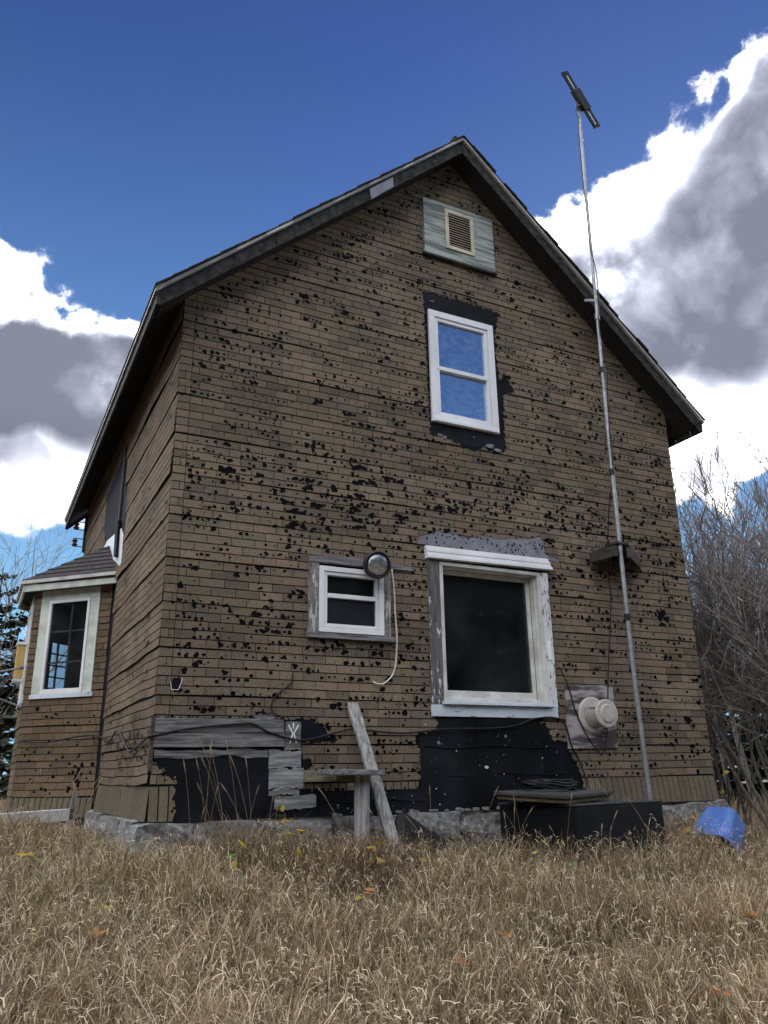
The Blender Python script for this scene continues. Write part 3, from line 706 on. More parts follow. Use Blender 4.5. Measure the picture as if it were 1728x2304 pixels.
    w = bay_window(C, BW[0], BW[1], BW[2], BW[3], .125, (2, 3)); w['label'] = 'bay window facing the camera in mildewed white casing'
    bay_window(Fc, BW2[0], BW2[1], BW2[2], BW2[3], .10, (2, 3))
    mb = MB(); u0, u1, z0, z1 = op3
    for i in range(0, 4):
        uu = u0+(u1-u0)*i/3; slab(mb, G, uu-.010, uu+.010, z0, z1, -.02, .0)
    for j in range(0, 6):
        zz = z0+(z1-z0)*j/5; slab(mb, G, u0, u1, zz-.009, zz+.009, -.018, -.002)
    mb.build('far_bay_sash', M['wood_dark'], house)
def emit_bricks_bay(par):
    F = [(0, 1, 2, 3), (0, 4, 5, 1), (1, 5, 6, 2), (2, 6, 7, 3), (3, 7, 4, 0)]
    mb = MB()
    for b in BR:
        if b['w'] == 'bay': mb.add(b['v'], F, b['c'])
    mb.build('brick_siding', M['brick'], par, attr=True, kind='stuff')
    # holes on the near face
    random.seed(3); sp = []
    for i in range(46):
        u, z = U(.05, 1.0), U(-.3, .65)
        sp.append((u, z, U(.006, .018), U(.9, 1.8)))
    for i in range(12): sp.append((U(.05, .25), -.1+U(-.12, .12), U(.012, .03), .8))
    hole_field((0, BY0, 0), (-q2, q2, 0), (-q2, -q2, 0), par, sp, BSTR); random.seed(7)
bay()

# ------------------------------------------------------------------ front windows
def bx(mat_, parent, name, x0, x1, z0, z1, y0, y1, bevel=.003, label=None):
    o = MB().box((x0, y0, z0), (x1, y1, z1)).build(name, mat_, parent, bevel=bevel)
    if label: o['label'] = label
    return o
def pane(parent, x0, x1, z0, z1, y, m, name='pane'):
    return MB().add([(x0, y, z0), (x1, y, z0), (x1, y, z1), (x0, y, z1)], [(0, 1, 2, 3)]).build(name, m, parent)
def frame(mb, x0, x1, z0, z1, t, y0, y1, tb=None):
    tb = tb or t
    mb.box((x0, y0, z1-t), (x1, y1, z1)); mb.box((x0, y0, z0), (x1, y1, z0+tb)); mb.box((x0, y0, z0+tb), (x0+t, y1, z1-t)); mb.box((x1-t, y0, z0+tb), (x1, y1, z1-t))
# small window
mb = MB(); frame(mb, 1.362, 2.006, 1.060, 1.662, .045, -.042, .02)
frame(mb, 1.412, 1.958, 1.110, 1.614, .030, -.030, .03); mb.box((1.443, -.034, 1.375), (1.928, .03, 1.415))
w1 = mb.build('small_window', M['vinyl'], house, bevel=.003); w1['label'] = 'small two-pane window in white vinyl under the round lamp'
pane(w1, 1.44, 1.93, 1.40, 1.59, .010, M['glass']); pane(w1, 1.44, 1.93, 1.13, 1.39, -.006, M['glass'])
M['screen'] = mat('insect_screen', (.06, .058, .066), (.045, .043, .05), rough=.8)
pane(w1, 1.44, 1.93, 1.13, 1.39, .012, M['screen'], 'insect_screen')
bx(M['greywood_paint'], w1, 'casing_board', 1.266, 1.360, 1.052, 1.700, -.028, .002)
bx(M['greywood_paint'], w1, 'casing_board', 2.008, 2.085, 1.052, 1.690, -.026, .002)
bx(M['wood_x'], w1, 'head_board', 1.266, 2.085, 1.694, 1.768, -.034, .002)
bx(M['wood_x'], w1, 'head_board', 2.088, 2.31, 1.702, 1.756, -.032, .002)
bx(M['wood_x'], w1, 'sill', 1.252, 2.115, 1.003, 1.050, -.055, .002)
# big window
mb = MB(); frame(mb, 2.625, 3.838, .492, 1.832, .036, -.034, .01); frame(mb, 2.6265, 3.8235, .4915, 1.8285, .042, .012, .085)
frame(mb, 2.669, 3.781, .534, 1.786, .044, .087, .125, .072)
w2 = mb.build('picture_window', M['vinyl_dirty'], house, bevel=.004); w2['label'] = 'large single-pane picture window with peeling white casing'
pane(w2, 2.70, 3.75, .60, 1.75, .105, M['glass'])
bx(M['peel_left'], w2, 'casing_board', 2.495, 2.622, .462, 1.845, -.030, .002, label='left casing with most of its paint gone')
bx(M['peel_z'], w2, 'casing_board', 3.842, 3.945, .462, 1.838, -.030, .002)
bx(M['peel_x'], w2, 'apron_board', 2.490, 3.935, .353, .458, -.032, .002)
bx(M['peel_x'], w2, 'sill', 2.60, 3.86, .4605, .490, -.075, .002)
mb = MB(); P_ = [(2.474, 1.976), (3.955, 1.992), (3.995, 1.868), (2.478, 1.846)]
for i in range(4):      # corrugated head flashing
    a, b = i/4, (i+1)/4; L_ = lambda t: (2.474+.004*t, 1.976-.13*t); R2 = lambda t: (3.955+.04*t, 1.992-.124*t)
    mb.prism([L_(a), R2(a), R2(b-.02), L_(b-.02)], lambda p: (p[0], -.045-.008*(i % 2)-.006*i, p[1]), lambda p: (p[0], .0, p[1]))
mb.build('head_flashing', M['vinyl'], w2, bevel=.003)
bx(M['alu'], w2, 'latch_plate', 3.865, 3.91, .93, 1.12, -.04, -.0305)
# flashing sheet laid bare above the big window, pitted like the siding
mb = MB(); mb.prism(EX[-1], lambda p: (p[0], -.006, p[1]), lambda p: (p[0], .002, p[1])); fl = mb.build('bare_flashing', M['galv'], house); fl['label'] = 'grey metal flashing laid bare above the big window'
random.seed(12); mb = MB()
for i in range(75):
    u, z = U(2.42, 3.95), U(2.0, 2.2)
    if not inpoly((u, z), EX[-1]): continue
    n = 7; r = U(.006, .013); mb.add([(u+math.cos(j/n*6.283)*r*U(.7, 1.2), -.0072, z+math.sin(j/n*6.283)*r*1.3*U(.7, 1.2)) for j in range(n)], [tuple(range(n))])
mb.build('pit', M['tar'], fl, kind='stuff'); random.seed(7)
# ragged white-edged curls along the torn felt edge
# upper window
mb = MB(); frame(mb, 2.612, 3.450, 3.342, 4.682, .075, -.030, .02, .085)
mb.box((2.63, -.046, 3.345), (3.44, -.030, 3.385))
frame(mb, 2.690, 3.372, 3.430, 4.604, .040, -.016, .05); mb.box((2.70, -.020, 3.965), (3.36, .05, 4.012))
w3 = mb.build('upper_window', M['vinyl'], house, bevel=.004); w3['label'] = 'upper storey double-hung window reflecting blue sky'
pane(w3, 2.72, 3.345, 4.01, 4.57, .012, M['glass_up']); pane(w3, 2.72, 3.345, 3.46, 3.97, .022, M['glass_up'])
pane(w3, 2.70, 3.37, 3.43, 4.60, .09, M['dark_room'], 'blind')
# felt patches with torn edges round the upper window
mb = MB()
for (x, z, a, b) in ((2.70, 3.20, .05, .018), (2.76, 3.185, .03, .02), (3.32, 3.185, .07, .03), (3.42, 3.15, .06, .02), (2.67, 4.80, .035, .012), (3.12, 3.25, .02, .01)):
    n = 7; MB().add([(x+math.cos(j/n*6.28)*a*U(.7, 1.1), -.012-.012*(j % 2), z+math.sin(j/n*6.28)*b*U(.7, 1.2)) for j in range(n)], [tuple(range(n))]).build('torn_scrap', M['galv'], house)

# ------------------------------------------------------------------ gable vent on plywood
v = MB().box((2.588, -.040, 5.402), (3.533, -.004, 6.142)).build('gable_vent', M['ply'], house, bevel=.003); v['label'] = 'cream louvred vent on greenish weathered plywood below the ridge'
MB().box((2.56, -.055, 5.375), (3.55, .0, 5.400)).build('ledge', M['wood_dark'], v)
mb = MB(); frame(mb, 2.865, 3.249, 5.535, 6.073, .045, -.056, -.0405); mb.build('vent_frame', M['cream'], v, bevel=.003)
MB().box((2.911, -.0415, 5.581), (3.204, -.0402, 6.027)).build('vent_shade_panel', M['tar'], v)  # thin black panel on the plywood, shade between the slats put in as colour
for i in range(13):
    z = 5.592+i*.033
    MB().hexa([(2.911, -.060, z), (3.204, -.060, z), (3.204, -.042, z+.012), (2.911, -.042, z+.012), (2.911, -.060, z+.005), (3.204, -.060, z+.005), (3.204, -.042, z+.017), (2.911, -.042, z+.017)]).build('slat', M['cream'], v)

# ------------------------------------------------------------------ torn-open foot of the wall: planks, sheathing, felt, foundation
def ragged_board(name, x0, x1, z0, z1, y0, y1, m, par, n=10, jag=.006, label=None):
    top = [(x0+(x1-x0)*i/n, z1+U(-jag, jag)) for i in range(n+1)]; bot = [(x1-(x1-x0)*i/n, z0+U(-jag, jag)) for i in range(n+1)]
    o = MB().prism(top+bot, lambda p: (p[0], y0, p[1]), lambda p: (p[0], y1, p[1])).build(name, m, par)
    if label: o['label'] = label
    return o
ragged_board('plank', .0, 1.064, .195, .303, -.028, -.002, M['wood_x'], house, jag=.003)
ragged_board('plank', -.002, 1.066, .082, .188, -.034, -.002, M['wood_x'], house, jag=.003)
ragged_board('plank', .01, .93, .005, .068, -.016, -.002, M['wood_x'], house, jag=.016)
ragged_board('plank', .80, .98, .308, .345, -.012, -.002, M['wood_x'], house, jag=.008)
MB().box((-.03, -.03, -.10), (-.002, .02, .31)).build('corner_post', M['wood_dark'], house)
for (x0, x1, z0, z1) in ((.94, 1.22, -.085, .055), (.945, 1.245, -.245, -.092), (.95, 1.21, -.295, -.252), (1.0, 1.36, -.40, -.30), (1.075, 1.215, .06, .08)):
    ragged_board('sheathing_board', x0, x1, z0, z1, -.016, -.002, M['sheath'], house, jag=.012)
ragged_board('meter_plate', 1.076, 1.213, .079, .286, -.020, -.002, M['wood_x'], house, jag=.003)
# white scraped X on the plate
mb = MB()
for (a, b) in (((1.10, .26), (1.14, .19)), ((1.19, .26), (1.15, .19)), ((1.14, .19), (1.115, .11)), ((1.15, .19), (1.175, .11)), ((1.145, .28), (1.145, .23))):
    mb.bar((a[0], -.0225, a[1]), (b[0], -.0225, b[1]), .011, .004, upv=(0, 1, 0))
mb.build('white_paint_mark', M['vinyl'], house)
# felt sheets with buckles over the opened stretches
def felt_sheet(x0, x1, z0, z1, y, amp, seed):
    nx, nz = int((x1-x0)/.04)+2, int((z1-z0)/.04)+2; v = []; r = np.random.default_rng(seed)
    ph = r.uniform(0, 6, 8)
    for i in range(nx):
        for j in range(nz):
            x, z = x0+(x1-x0)*i/(nx-1), z0+(z1-z0)*j/(nz-1)
            w = math.sin(x*3.1+ph[0]+z*2)*math.sin(z*4+ph[1])+.6*math.sin(z*9+x*1.5+ph[2])+.3*math.sin(x*11+ph[3]+z*5)
            v.append((x, y-.5*amp-amp*.4*w, z))
    f = [(i*nz+j, (i+1)*nz+j, (i+1)*nz+j+1, i*nz+j+1) for i in range(nx-1) for j in range(nz-1)]
    return MB().add(v, f).build('felt_sheet', M['felt_old'], house, smooth=True)
felt_sheet(2.575, 3.545, 4.69, 4.90, -.001, .007, 20); felt_sheet(2.60, 3.52, 3.15, 3.335, -.001, .008, 21); felt_sheet(3.455, 3.495, 3.36, 4.66, -.001, .004, 22)
felt_sheet(2.36, 3.72, -.46, .355, -.004, .016, 4); felt_sheet(1.40, 2.40, -.47, -.27, -.004, .008, 9)
# dark tar-felt sheet at the left
felt_sheet(.02, .94, -.47, .02, -.002, .007, 12)
for (x, z) in ((3.06, -.10), (3.42, .22), (3.30, .18), (2.55, .12)):
    n = 7; MB().add([(x+math.cos(j/n*6.28)*U(.012, .03), -.018, z+math.sin(j/n*6.28)*U(.01, .02)) for j in range(n)], [tuple(range(n))]).build('paper_scrap', M['vinyl_dirty'] if z < 0 else M['galv'], house)
random.seed(40); mb = MB()
for i in range(70):
    x, z = (U(2.42, 3.95), U(-.42, .30)) if i < 48 else (U(1.45, 2.3), U(-.45, -.29))
    r = random.choice((.003, .004, .004, .007)); mb.add([(x+math.cos(j/5*6.28)*r*U(.6, 1.3), -.019, z+math.sin(j/5*6.28)*r*U(.6, 1.3)) for j in range(5)], [tuple(range(5))])
mb.build('nail_heads', M['vinyl_dirty'], house, kind='stuff')
for (x0, x1, z) in ((2.40, 3.9, .085), (2.40, 4.0, -.16), (1.42, 2.4, -.36)):
    MB().tube([(x0+(x1-x0)*i/12, -.016+.003*math.sin(i*1.7), z+.012*math.sin(i*.9+x0)) for i in range(13)], .005, 4).build('felt_seam', M['felt_old'], house)
for (x, z0, z1) in ((2.98, -.44, .33), (3.40, -.44, .33)):
    MB().tube([(x+.006*math.sin(i), -.015, z0+(z1-z0)*i/10) for i in range(11)], .004, 4).build('felt_seam', M['felt_old'], house)
random.seed(7)
# little torn flap with pale edge near the corner
mb = MB(); pts = EX[4]
for a, b in list(zip(pts, pts[1:]+pts[:1]))[2:6]: mb.bar((a[0], -.014, a[1]), (b[0], -.014, b[1]), .005, .004, upv=(0, 1, 0))
mb.build('torn_edge', M['vinyl'], house)
# foundation of split granite with mortar
random.seed(21)
mb = MB(); mb.box((.06, .02, -1.1), (HW-.05, .3, ZB-.002)); mb.box((.06, .3, -1.1), (.3, HD, ZB-.002)); mb.box((HW-.3, .3, -1.1), (HW-.05, HD, ZB-.002))
fnd = mb.build('foundation', M['mortar'], house); fnd['label'] = 'low grey granite block foundation'
def stone(cx, cy, cz, sx, sy, sz, seed):
    bm = bmesh.new(); bmesh.ops.create_cube(bm, size=1); bmesh.ops.subdivide_edges(bm, edges=bm.edges, cuts=3, use_grid_fill=True)
    r = random.Random(seed); ph = [r.uniform(0, 6) for _ in range(6)]
    for v_ in bm.verts:
        p = v_.co; n = p.normalized()*.62; q = p.lerp(n, .10)
        w = 1+.06*math.sin(p.x*9+ph[0])*math.sin(p.z*8+ph[1])+.07*math.sin(p.x*5+p.z*6+ph[2])+.03*math.sin(p.x*21+ph[3])+r.uniform(-.05, .05)
        v_.co = Vector((cx+q.x*sx*w, cy+q.y*sy*w, cz+q.z*sz*w))
    me = bpy.data.meshes.new('stone'); L = house.location
    for v_ in bm.verts: v_.co -= L
    bm.to_mesh(me); bm.free(); me.materials.append(M['stone'])
    o = bpy.data.objects.new('stone', me); COL.objects.link(o); o.parent = fnd
for row, (zc, hz) in enumerate(((-.585, .235), (-.80, .21), (-.98, .2))):
    x = -.06+row*.06-.05
    while x < HW-.1:
        wd = U(.35, .95) if row < 2 else U(.3, .6); wd = min(wd, HW+.05-x)
        stone(x+wd/2, .07+U(-.03, .02)-row*.02, zc+U(-.02, .004), wd*.99, .30, hz*U(.86, 1.0), int(x*100)+row); x += wd+.012
    y = .2
    while y < 2.9:
        wd = U(.35, .7); stone(.06, y+wd/2, zc, .28, wd*.98, hz*.97, int(y*77)+row+500); y += wd+.012
for i in range(26):     # crumbs of mortar and flaked paint lying on the ledge
    x = U(1.5, 4.0); stone(x, -.06+U(-.04, .05), -.462+U(0, .01), U(.02, .06), U(.02, .05), U(.012, .03), 900+i)
random.seed(7)

# ------------------------------------------------------------------ things on and against the house
# round floodlight on the head of the small window
t = tag(empty('floodlight', (1.90, -.15, 1.69)), 'round black floodlight mounted at the corner of the small window', 'lamp')
ax = Vector((-.12, -.95, -.22)); c0 = Vector((1.885, -.055, 1.71))
MB().lathe([(.0, .055), (.02, .085), (.07, .118), (.13, .128), (.155, .130), (.165, .120), (.160, .106), (.150, .104)], c0, ax, 32).build('housing', M['black'], t, smooth=False)
MB().lathe([(.150, .103), (.158, .09), (.163, .05), (.164, .002)], c0, ax, 28).build('lens', M['lamp_glass'], t, smooth=True)
MB().bar((1.885, -.034, 1.72), (1.885, -.07, 1.71), .04, .04).build('mount', M['black'], t)
def curve_pts(P, n=6):
    P = [Vector(p) for p in P]; out = []
    for i in range(len(P)-1):
        a, b, c, d = P[max(i-1, 0)], P[i], P[i+1], P[min(i+2, len(P)-1)]
        for k in range(n):
            s = k/n; out.append(.5*((2*b)+(c-a)*s+(2*a-5*b+4*c-d)*s*s+(3*b-a-3*c+d)*s**3))
    out.append(P[-1]); return out
def cable(name, P, r, m, label, cat='cable', par=None, n=6):
    o = MB().tube(curve_pts(P), r, n).build(name, m, par, smooth=True, base=None if par else P[0])
    if label: tag(o, label, cat)
    return o
cable('lamp_cord', [(2.10, -.03, 1.70), (2.118, -.035, 1.50), (2.123, -.035, 1.30), (2.136, -.034, 1.02), (2.103, -.036, .75), (2.003, -.036, .635), (1.93, -.035, .625), (1.898, -.012, .645)], .0075, M['white_cord'], 'white cord hanging in a loop beside the small window', 'cord')
A = [(-.03, .16), (.27, .22), (.67, .26), (.79, .26), (.92, .2), (1.15, .14), (1.32, .15), (1.53, .2), (1.68, .23), (1.81, .22), (2.2, .2), (2.62, .24), (3.1, .25), (3.41, .28), (3.62, .345), (3.87, .36), (4.0, .3), (4.06, .09), (4.15, -.06)]
side = [(-BP*.98-.0, BY0+BP-.02, .27), (-.45, 3.42, .25), (-.19, 3.14, .30), (-.03, 2.9, .30), (-.03, 2.2, .21), (-.035, 1.91, .22), (-.035, 1.51, .28), (-.035, .91, .09), (-.035, .64, .08), (-.04, .13, .14)]
cable('wall_cable', [(x-.03 if i < 3 else x, y-.03 if i < 3 else y, z) for i, (x, y, z) in enumerate(side)]+[(-.045, -.045, .155)]+[(x, -.042, z) for x, z in A]+[(3.96, -.34, -.27), (3.78, -.48, -.30)], .009, M['cable'], 'black cable strung low along the whole front wall')
cable('hanging_wire', [(1.14, -.005, .70), (1.13, -.02, .68), (1.11, -.022, .60), (1.01, -.022, .52), (.95, -.022, .44), (.96, -.024, .36), (1.05, -.036, .31), (1.06, -.04, .22)], .006, M['cable'], 'short black wire drooping above the bare planks')
# wall exhaust on stained plywood
t = tag(empty('exhaust_vent', (4.35, -.03, .39)), 'beige round exhaust cap on stained plywood board', 'vent')
MB().prism([(4.056, .684), (4.674, .704), (4.66, .071), (4.031, .067)], lambda p: (p[0], -.036, p[1]), lambda p: (p[0], -.014, p[1])).build('backing_board', M['ply_stain'], t, bevel=.002)
MB().lathe([(0, .178), (.012, .180), (.022, .165), (.028, .10)], (4.36, -.0365, .395), (0, -1, 0), 36).build('flange', M['beige'], t)
MB().lathe([(.02, .085), (.20, .085)], (4.36, -.0365, .395), (0, -1, 0), 28).build('pipe', M['beige'], t)
for i in range(5):
    h = .055+i*.024; MB().lathe([(h, .098), (h+.002, .130-.004*i), (h+.008, .130-.004*i), (h+.010, .098)], (4.36, -.0365, .395), (0, -1, 0), 32).build('fin', M['beige'], t)
MB().lathe([(.195, .125), (.20, .138), (.225, .138), (.232, .128), (.232, .095), (.245, .082), (.246, .002)], (4.36, -.0365, .395), (0, -1, 0), 36).build('cap', M['beige'], t)
for a in (.5, 2.6, 4.7): MB().bar((4.36+.12*math.cos(a), -.06, .395+.12*math.sin(a)), (4.36+.12*math.cos(a), -.245, .395+.12*math.sin(a)), .012, .012).build('strut', M['steel'], t)

# antenna mast: pipe, bracket, flat panel antenna, cable
MY = -.42
t = tag(empty('antenna_mast', (4.66, MY, -.87)), 'tall thin galvanised mast rising past the right roof slope', 'mast')
mast = [(4.655, MY, -.87), (4.63, MY, .2), (4.614, MY, .85), (4.618, MY, 2.0), (4.635, MY, 3.6), (4.672, MY, 5.2), (4.715, MY, 6.8), (4.757, MY, 8.02)]
MB().tube(curve_pts(mast[:5], 4), .024, 12).build('lower_pipe', M['steel'], t, smooth=True)
MB().tube(curve_pts(mast[3:], 4), .0195, 12).build('upper_pipe', M['steel'], t, smooth=True)
for z, x in ((2.95, 4.628), (4.20, 4.65), (4.9, 4.665), (1.35, 4.615)): MB().lathe([(-.035, .030), (.035, .030)], (x, MY, z), (0, 0, 1), 12).build('clamp', M['black'] if z < 4.5 else M['steel'], t)
MB().bar((4.665, MY, 5.12), (4.62, -.30, 5.18), .03, .03).build('roof_clamp', M['steel'], t)
# antenna panel, tilted; seen from behind
a0 = Vector((4.545, MY-.03, 8.50)); a1 = Vector((5.01, MY-.03, 7.79)); dx = (a1-a0).normalized(); nn = Vector((.12, -1, -.25)).normalized(); nn = (nn-dx*nn.dot(dx)).normalized(); wy = dx.cross(nn)
ant = empty('flat_antenna', (4.78, MY-.03, 8.14)); tag(ant, 'black slotted flat antenna tilted on top of the mast', 'antenna'); Lr = (a1-a0).length
def ap(u, w, h): return a0+dx*u+wy*w+nn*h
def aslab(mb, u0, u1, w0, w1, h0, h1): mb.hexa([ap(u0, w0, h0), ap(u1, w0, h0), ap(u1, w1, h0), ap(u0, w1, h0), ap(u0, w0, h1), ap(u1, w0, h1), ap(u1, w1, h1), ap(u0, w1, h1)])
for s in (0, 1):
    f = (lambda u: u) if s == 0 else (lambda u: Lr-u); mb = MB(); e = .058
    for (u0, u1, w0, w1) in ((0, .045, -e, e), (.30, .34, -e, e), (.045, .30, -e, -.018), (.045, .30, .018, e)):
        a, b = sorted((f(u0), f(u1))); aslab(mb, a, b, w0, w1, -.012, .012)
    mb.build('slotted_wing', M['black'], ant)
    mb = MB(); a, b = sorted((f(.045), f(.30))); aslab(mb, a, b, -.0178, .0178, -.004, .002); mb.build('slot_strip', M['alu'], ant)
mb = MB(); aslab(mb, .27, Lr-.27, -.070, .070, -.030, .030); mb.build('housing', M['black'], ant, bevel=.006)
MB().bar((4.757, MY, 7.98), (4.757, MY-.02, 8.12), .05, .04).build('mount', M['black'], ant); MB().bar((4.70, MY-.02, 8.03), (4.77, MY-.02, 8.06), .03, .03).build('bolt', M['steel'], ant)
cable('antenna_cable', [(4.75, MY-.03, 8.06), (4.69, MY-.05, 8.05), (4.68, MY-.04, 7.96), (4.71, MY-.04, 7.88), (4.66, MY-.05, 7.6), (4.64, MY-.05, 7.0), (4.635, MY-.05, 6.3), (4.63, MY-.05, 5.85), (4.69, MY-.04, 5.5), (4.68, MY-.04, 5.1), (4.64, MY-.04, 4.7), (4.70, MY-.035, 4.3), (4.66, MY-.035, 3.9), (4.62, MY-.04, 3.4), (4.62, MY-.03, 3.0), (4.66, -.3, 2.65), (4.70, -.18, 2.33), (4.70, -.14, 2.05), (4.70, -.12, 1.83), (4.72, -.1, 1.65), (4.69, -.08, 1.34), (4.62, -.06, .89), (4.55, -.06, .44), (4.49, -.06, .13), (4.43, -.06, .02), (4.36, -.05, .07), (4.26, -.05, .19), (4.14, -.05, .43), (4.08, -.045, .67), (3.985, -.04, .87)], .0065, M['cable'], 'thin black antenna cable hanging down beside the mast')
cable('loose_wire', [(4.74, MY-.03, 8.0), (4.66, MY-.04, 7.93), (4.655, MY-.04, 7.86), (4.69, MY-.045, 7.79), (4.66, MY-.05, 7.62)], .004, M['cable'], 'short looped wire below the flat antenna')
# wooden stand-off bracket holding the mast to the wall
t = tag(empty('mast_bracket', (4.8, -.02, 2.08)), 'dark wooden stand-off bracket holding the mast to the wall', 'bracket')
MB().prism([(4.60, -.004), (5.30, -.004), (4.70, -.46), (4.54, -.46)], lambda p: (p[0], p[1], 2.125), lambda p: (p[0], p[1], 2.15)).build('shelf_board', M['wood_dark'], t)
MB().bar((4.57, -.01, 2.07), (4.52, -.46, 2.04), .035, .11).build('arm', M['wood_dark'], t); MB().bar((5.27, -.01, 2.08), (4.69, -.46, 2.04), .035, .11).build('arm', M['wood_dark'], t)
MB().box((4.55, -.04, 1.95), (5.0, -.016, 2.02)).build('wall_cleat', M['wood_dark'], t)
# leaning board
o = MB(); P0, P1 = Vector((1.91, -.50, -.92)), Vector((1.675, -.05, .445)); d = (P1-P0).normalized(); xx = Vector((1, 0, 0)); xx = (xx-d*xx.dot(d)).normalized(); yy = d.cross(xx)
def lp(s, w, h): return P0+d*s+xx*w+yy*h
Ls = (P1-P0).length; N_ = 14; vs = []
for i in range(N_+1):
    s = Ls*i/N_; e = U(-.003, .003); wd = .054+e-.004*(i/N_)
    if i == N_: pass
    vs += [lp(s, -wd, -.016), lp(s, wd, -.016), lp(s, wd, .016), lp(s, -wd, .016)]
vs[-4] += d*.01; vs[-2] -= d*.015
fs = [(0, 1, 2, 3), tuple(4*N_+k for k in (3, 2, 1, 0))]+[(4*i+j, 4*i+(j+1) % 4, 4*i+4+(j+1) % 4, 4*i+4+j) for i in range(N_) for j in range(4)]
tag(o.add(vs, fs).build('leaning_board', M['wood_z'], None, base=(1.8, -.5, -.9)), 'weathered grey board leaning against the wall below the windows', 'board')
# rickety shelf: slab on a post, propped by a rail from the wall
t = tag(empty('rustic_bench', (1.58, -.40, -.87)), 'rickety grey plank shelf on one post against the wall', 'bench')
random.seed(4); top = [(1.30, -.46), (1.42, -.57), (1.60, -.60), (1.72, -.56), (1.78, -.47), (1.74, -.30), (1.60, -.14), (1.40, -.12), (1.27, -.25)]
MB().prism(top, lambda p: (p[0], p[1], -.150-.02*(p[0]-1.5)), lambda p: (p[0], p[1], -.108-.03*(p[0]-1.5))).build('slab', M['wood_x'], t, bevel=.006)
MB().tube([(1.60, -.40, -.90), (1.598, -.40, -.5), (1.60, -.40, -.155)], [.066, .062, .064], 10).build('post', M['wood_z'], t)
MB().box((1.232, -.09, -.198), (1.62, -.05, -.108)).build('rail', M['green_wood'], t, bevel=.003)
MB().box((1.50, -.36, -.20), (1.56, -.052, -.152)).build('bearer', M['green_wood'], t)
random.seed(7)
# bent black sheet in the grass
mb = MB(); prof = [(1.98, -.55), (2.00, -.46), (2.06, -.45), (2.13, -.50), (2.22, -.57), (2.31, -.62), (2.36, -.66)]
pts = []; n = len(prof)
V_ = [(x-.05, -.30-.03*i, z) for i, (x, z) in enumerate(prof)]+[(x-.05+(-.05 if i < 3 else .03), -.36-.03*i, -.93) for i, (x, z) in enumerate(prof)]
mb.add(V_, [(i, i+1, n+i+1, n+i) for i in range(n-1)]); o = mb.build('bent_sheet', M['black'], None, base=(2.1, -.35, -.9)); sm = o.modifiers.new('solid', 'SOLIDIFY'); sm.thickness = .006
tag(o, 'bent black rubber sheet standing in the grass by the leaning board', 'sheet')
# tarred box with loose lid, cable coil on top
bn, bl, br = Vector((3.22, -1.06, 0)), Vector((3.05, -.20, 0)), Vector((4.42, -.80, 0)); bb = bl+br-bn
def ringpts(z, k=0): c = (bl+br)/2; return [c+(p-c)*(1+k)+Vector((0, 0, z)) for p in (bn, br, bb, bl)]
t = tag(empty('tarred_box', ((bl.x+br.x)/2, (bl.y+br.y)/2, -.9)), 'big black tarred box standing in the grass under the exhaust vent', 'box')
MB().hexa(ringpts(-.95)+ringpts(-.425)).build('side_walls', M['box_tar'], t, bevel=.012)
MB().hexa(ringpts(-.423, .012)+ringpts(-.405, .012)).build('top_board', M['lid'], t, bevel=.006)
lidc = [Vector((3.16, -1.03, -.37)), Vector((4.02, -.62, -.355)), Vector((3.66, -.06, -.33)), Vector((2.86, -.40, -.335))]
t = tag(empty('loose_plank_cover', (3.4, -.55, -.42)), 'loose tarred plank cover lying skewed on the black box', 'cover')
dn = Vector((0, 0, 1))
MB().hexa([p+(Vector((3.4, -.55, p.z))-p)*.06-dn*.032 for p in lidc]+[p+(Vector((3.4, -.55, p.z))-p)*.06+dn*.002 for p in lidc]).build('plank_base', M['lid_edge'], t, bevel=.004)
MB().hexa([p+dn*.003 for p in lidc]+[p+dn*.036 for p in lidc]).build('tarred_cover', M['lid'], t, bevel=.008)
random.seed(9); mb = MB(); cc = Vector((3.46, -.42, -.308))
for k in range(9):
    a0_, rr = U(0, 6), U(.22, .30); tilt = U(-.05, .05); el = U(.55, .8); pts = []
    for i in range(25):
        a = a0_+i/24*6.283; pts.append(cc+Vector((math.cos(a)*rr+U(-.006, .006), math.sin(a)*rr*el, .012+.010*k*.8+tilt*math.cos(a)*.35+.018*abs(math.sin(2*a+k)))))
    mb.tube(pts, .0085, 6)
tag(mb.build('cable_coil', M['cable'], None, smooth=True, base=tuple(cc)), 'coil of thick black cable lying on the plank cover', 'cable coil'); random.seed(7)
# blue tub lying on its side
t = tag(empty('blue_tub', (5.35, -.55, -.85)), 'blue plastic tub tipped over in the weeds at the house corner', 'tub')
axd = Vector((-.62, -.12, -.62)).normalized()
def rrect(c, ax_, w, h, r, n=6):
    ax_ = ax_.normalized(); x = ax_.cross(Vector((0, 0, 1))).normalized(); y = x.cross(ax_).normalized(); out = []
    for (sx, sy, a0) in ((1, 1, 0), (-1, 1, 90), (-1, -1, 180), (1, -1, 270)):
        for i in range(n):
            a = R_(a0+90*i/(n-1)); out.append(c+x*(sx*(w/2-r)+math.cos(a)*r)+y*(sy*(h/2-r)+math.sin(a)*r))
    return out
c1 = Vector((5.36, -.66, -.585)); rings = [rrect(c1, axd, .28, .25, .05, 8), rrect(c1+axd*.015, axd, .315, .28, .06, 8), rrect(c1+axd*.20, axd, .36, .32, .065, 8), rrect(c1+axd*.36, axd, .40, .36, .07, 8), rrect(c1+axd*.365, axd, .46, .41, .08, 8), rrect(c1+axd*.39, axd, .46, .41, .08, 8)]
n = 32; vs = [p for r in rings for p in r]; fs = [tuple(range(n))[::-1]]+[(i*n+j, i*n+(j+1) % n, (i+1)*n+(j+1) % n, (i+1)*n+j) for i in range(5) for j in range(n)]
o = MB().add(vs, fs).build('tub_body', M['blue'], t); sm = o.modifiers.new('solid', 'SOLIDIFY'); sm.thickness = .005
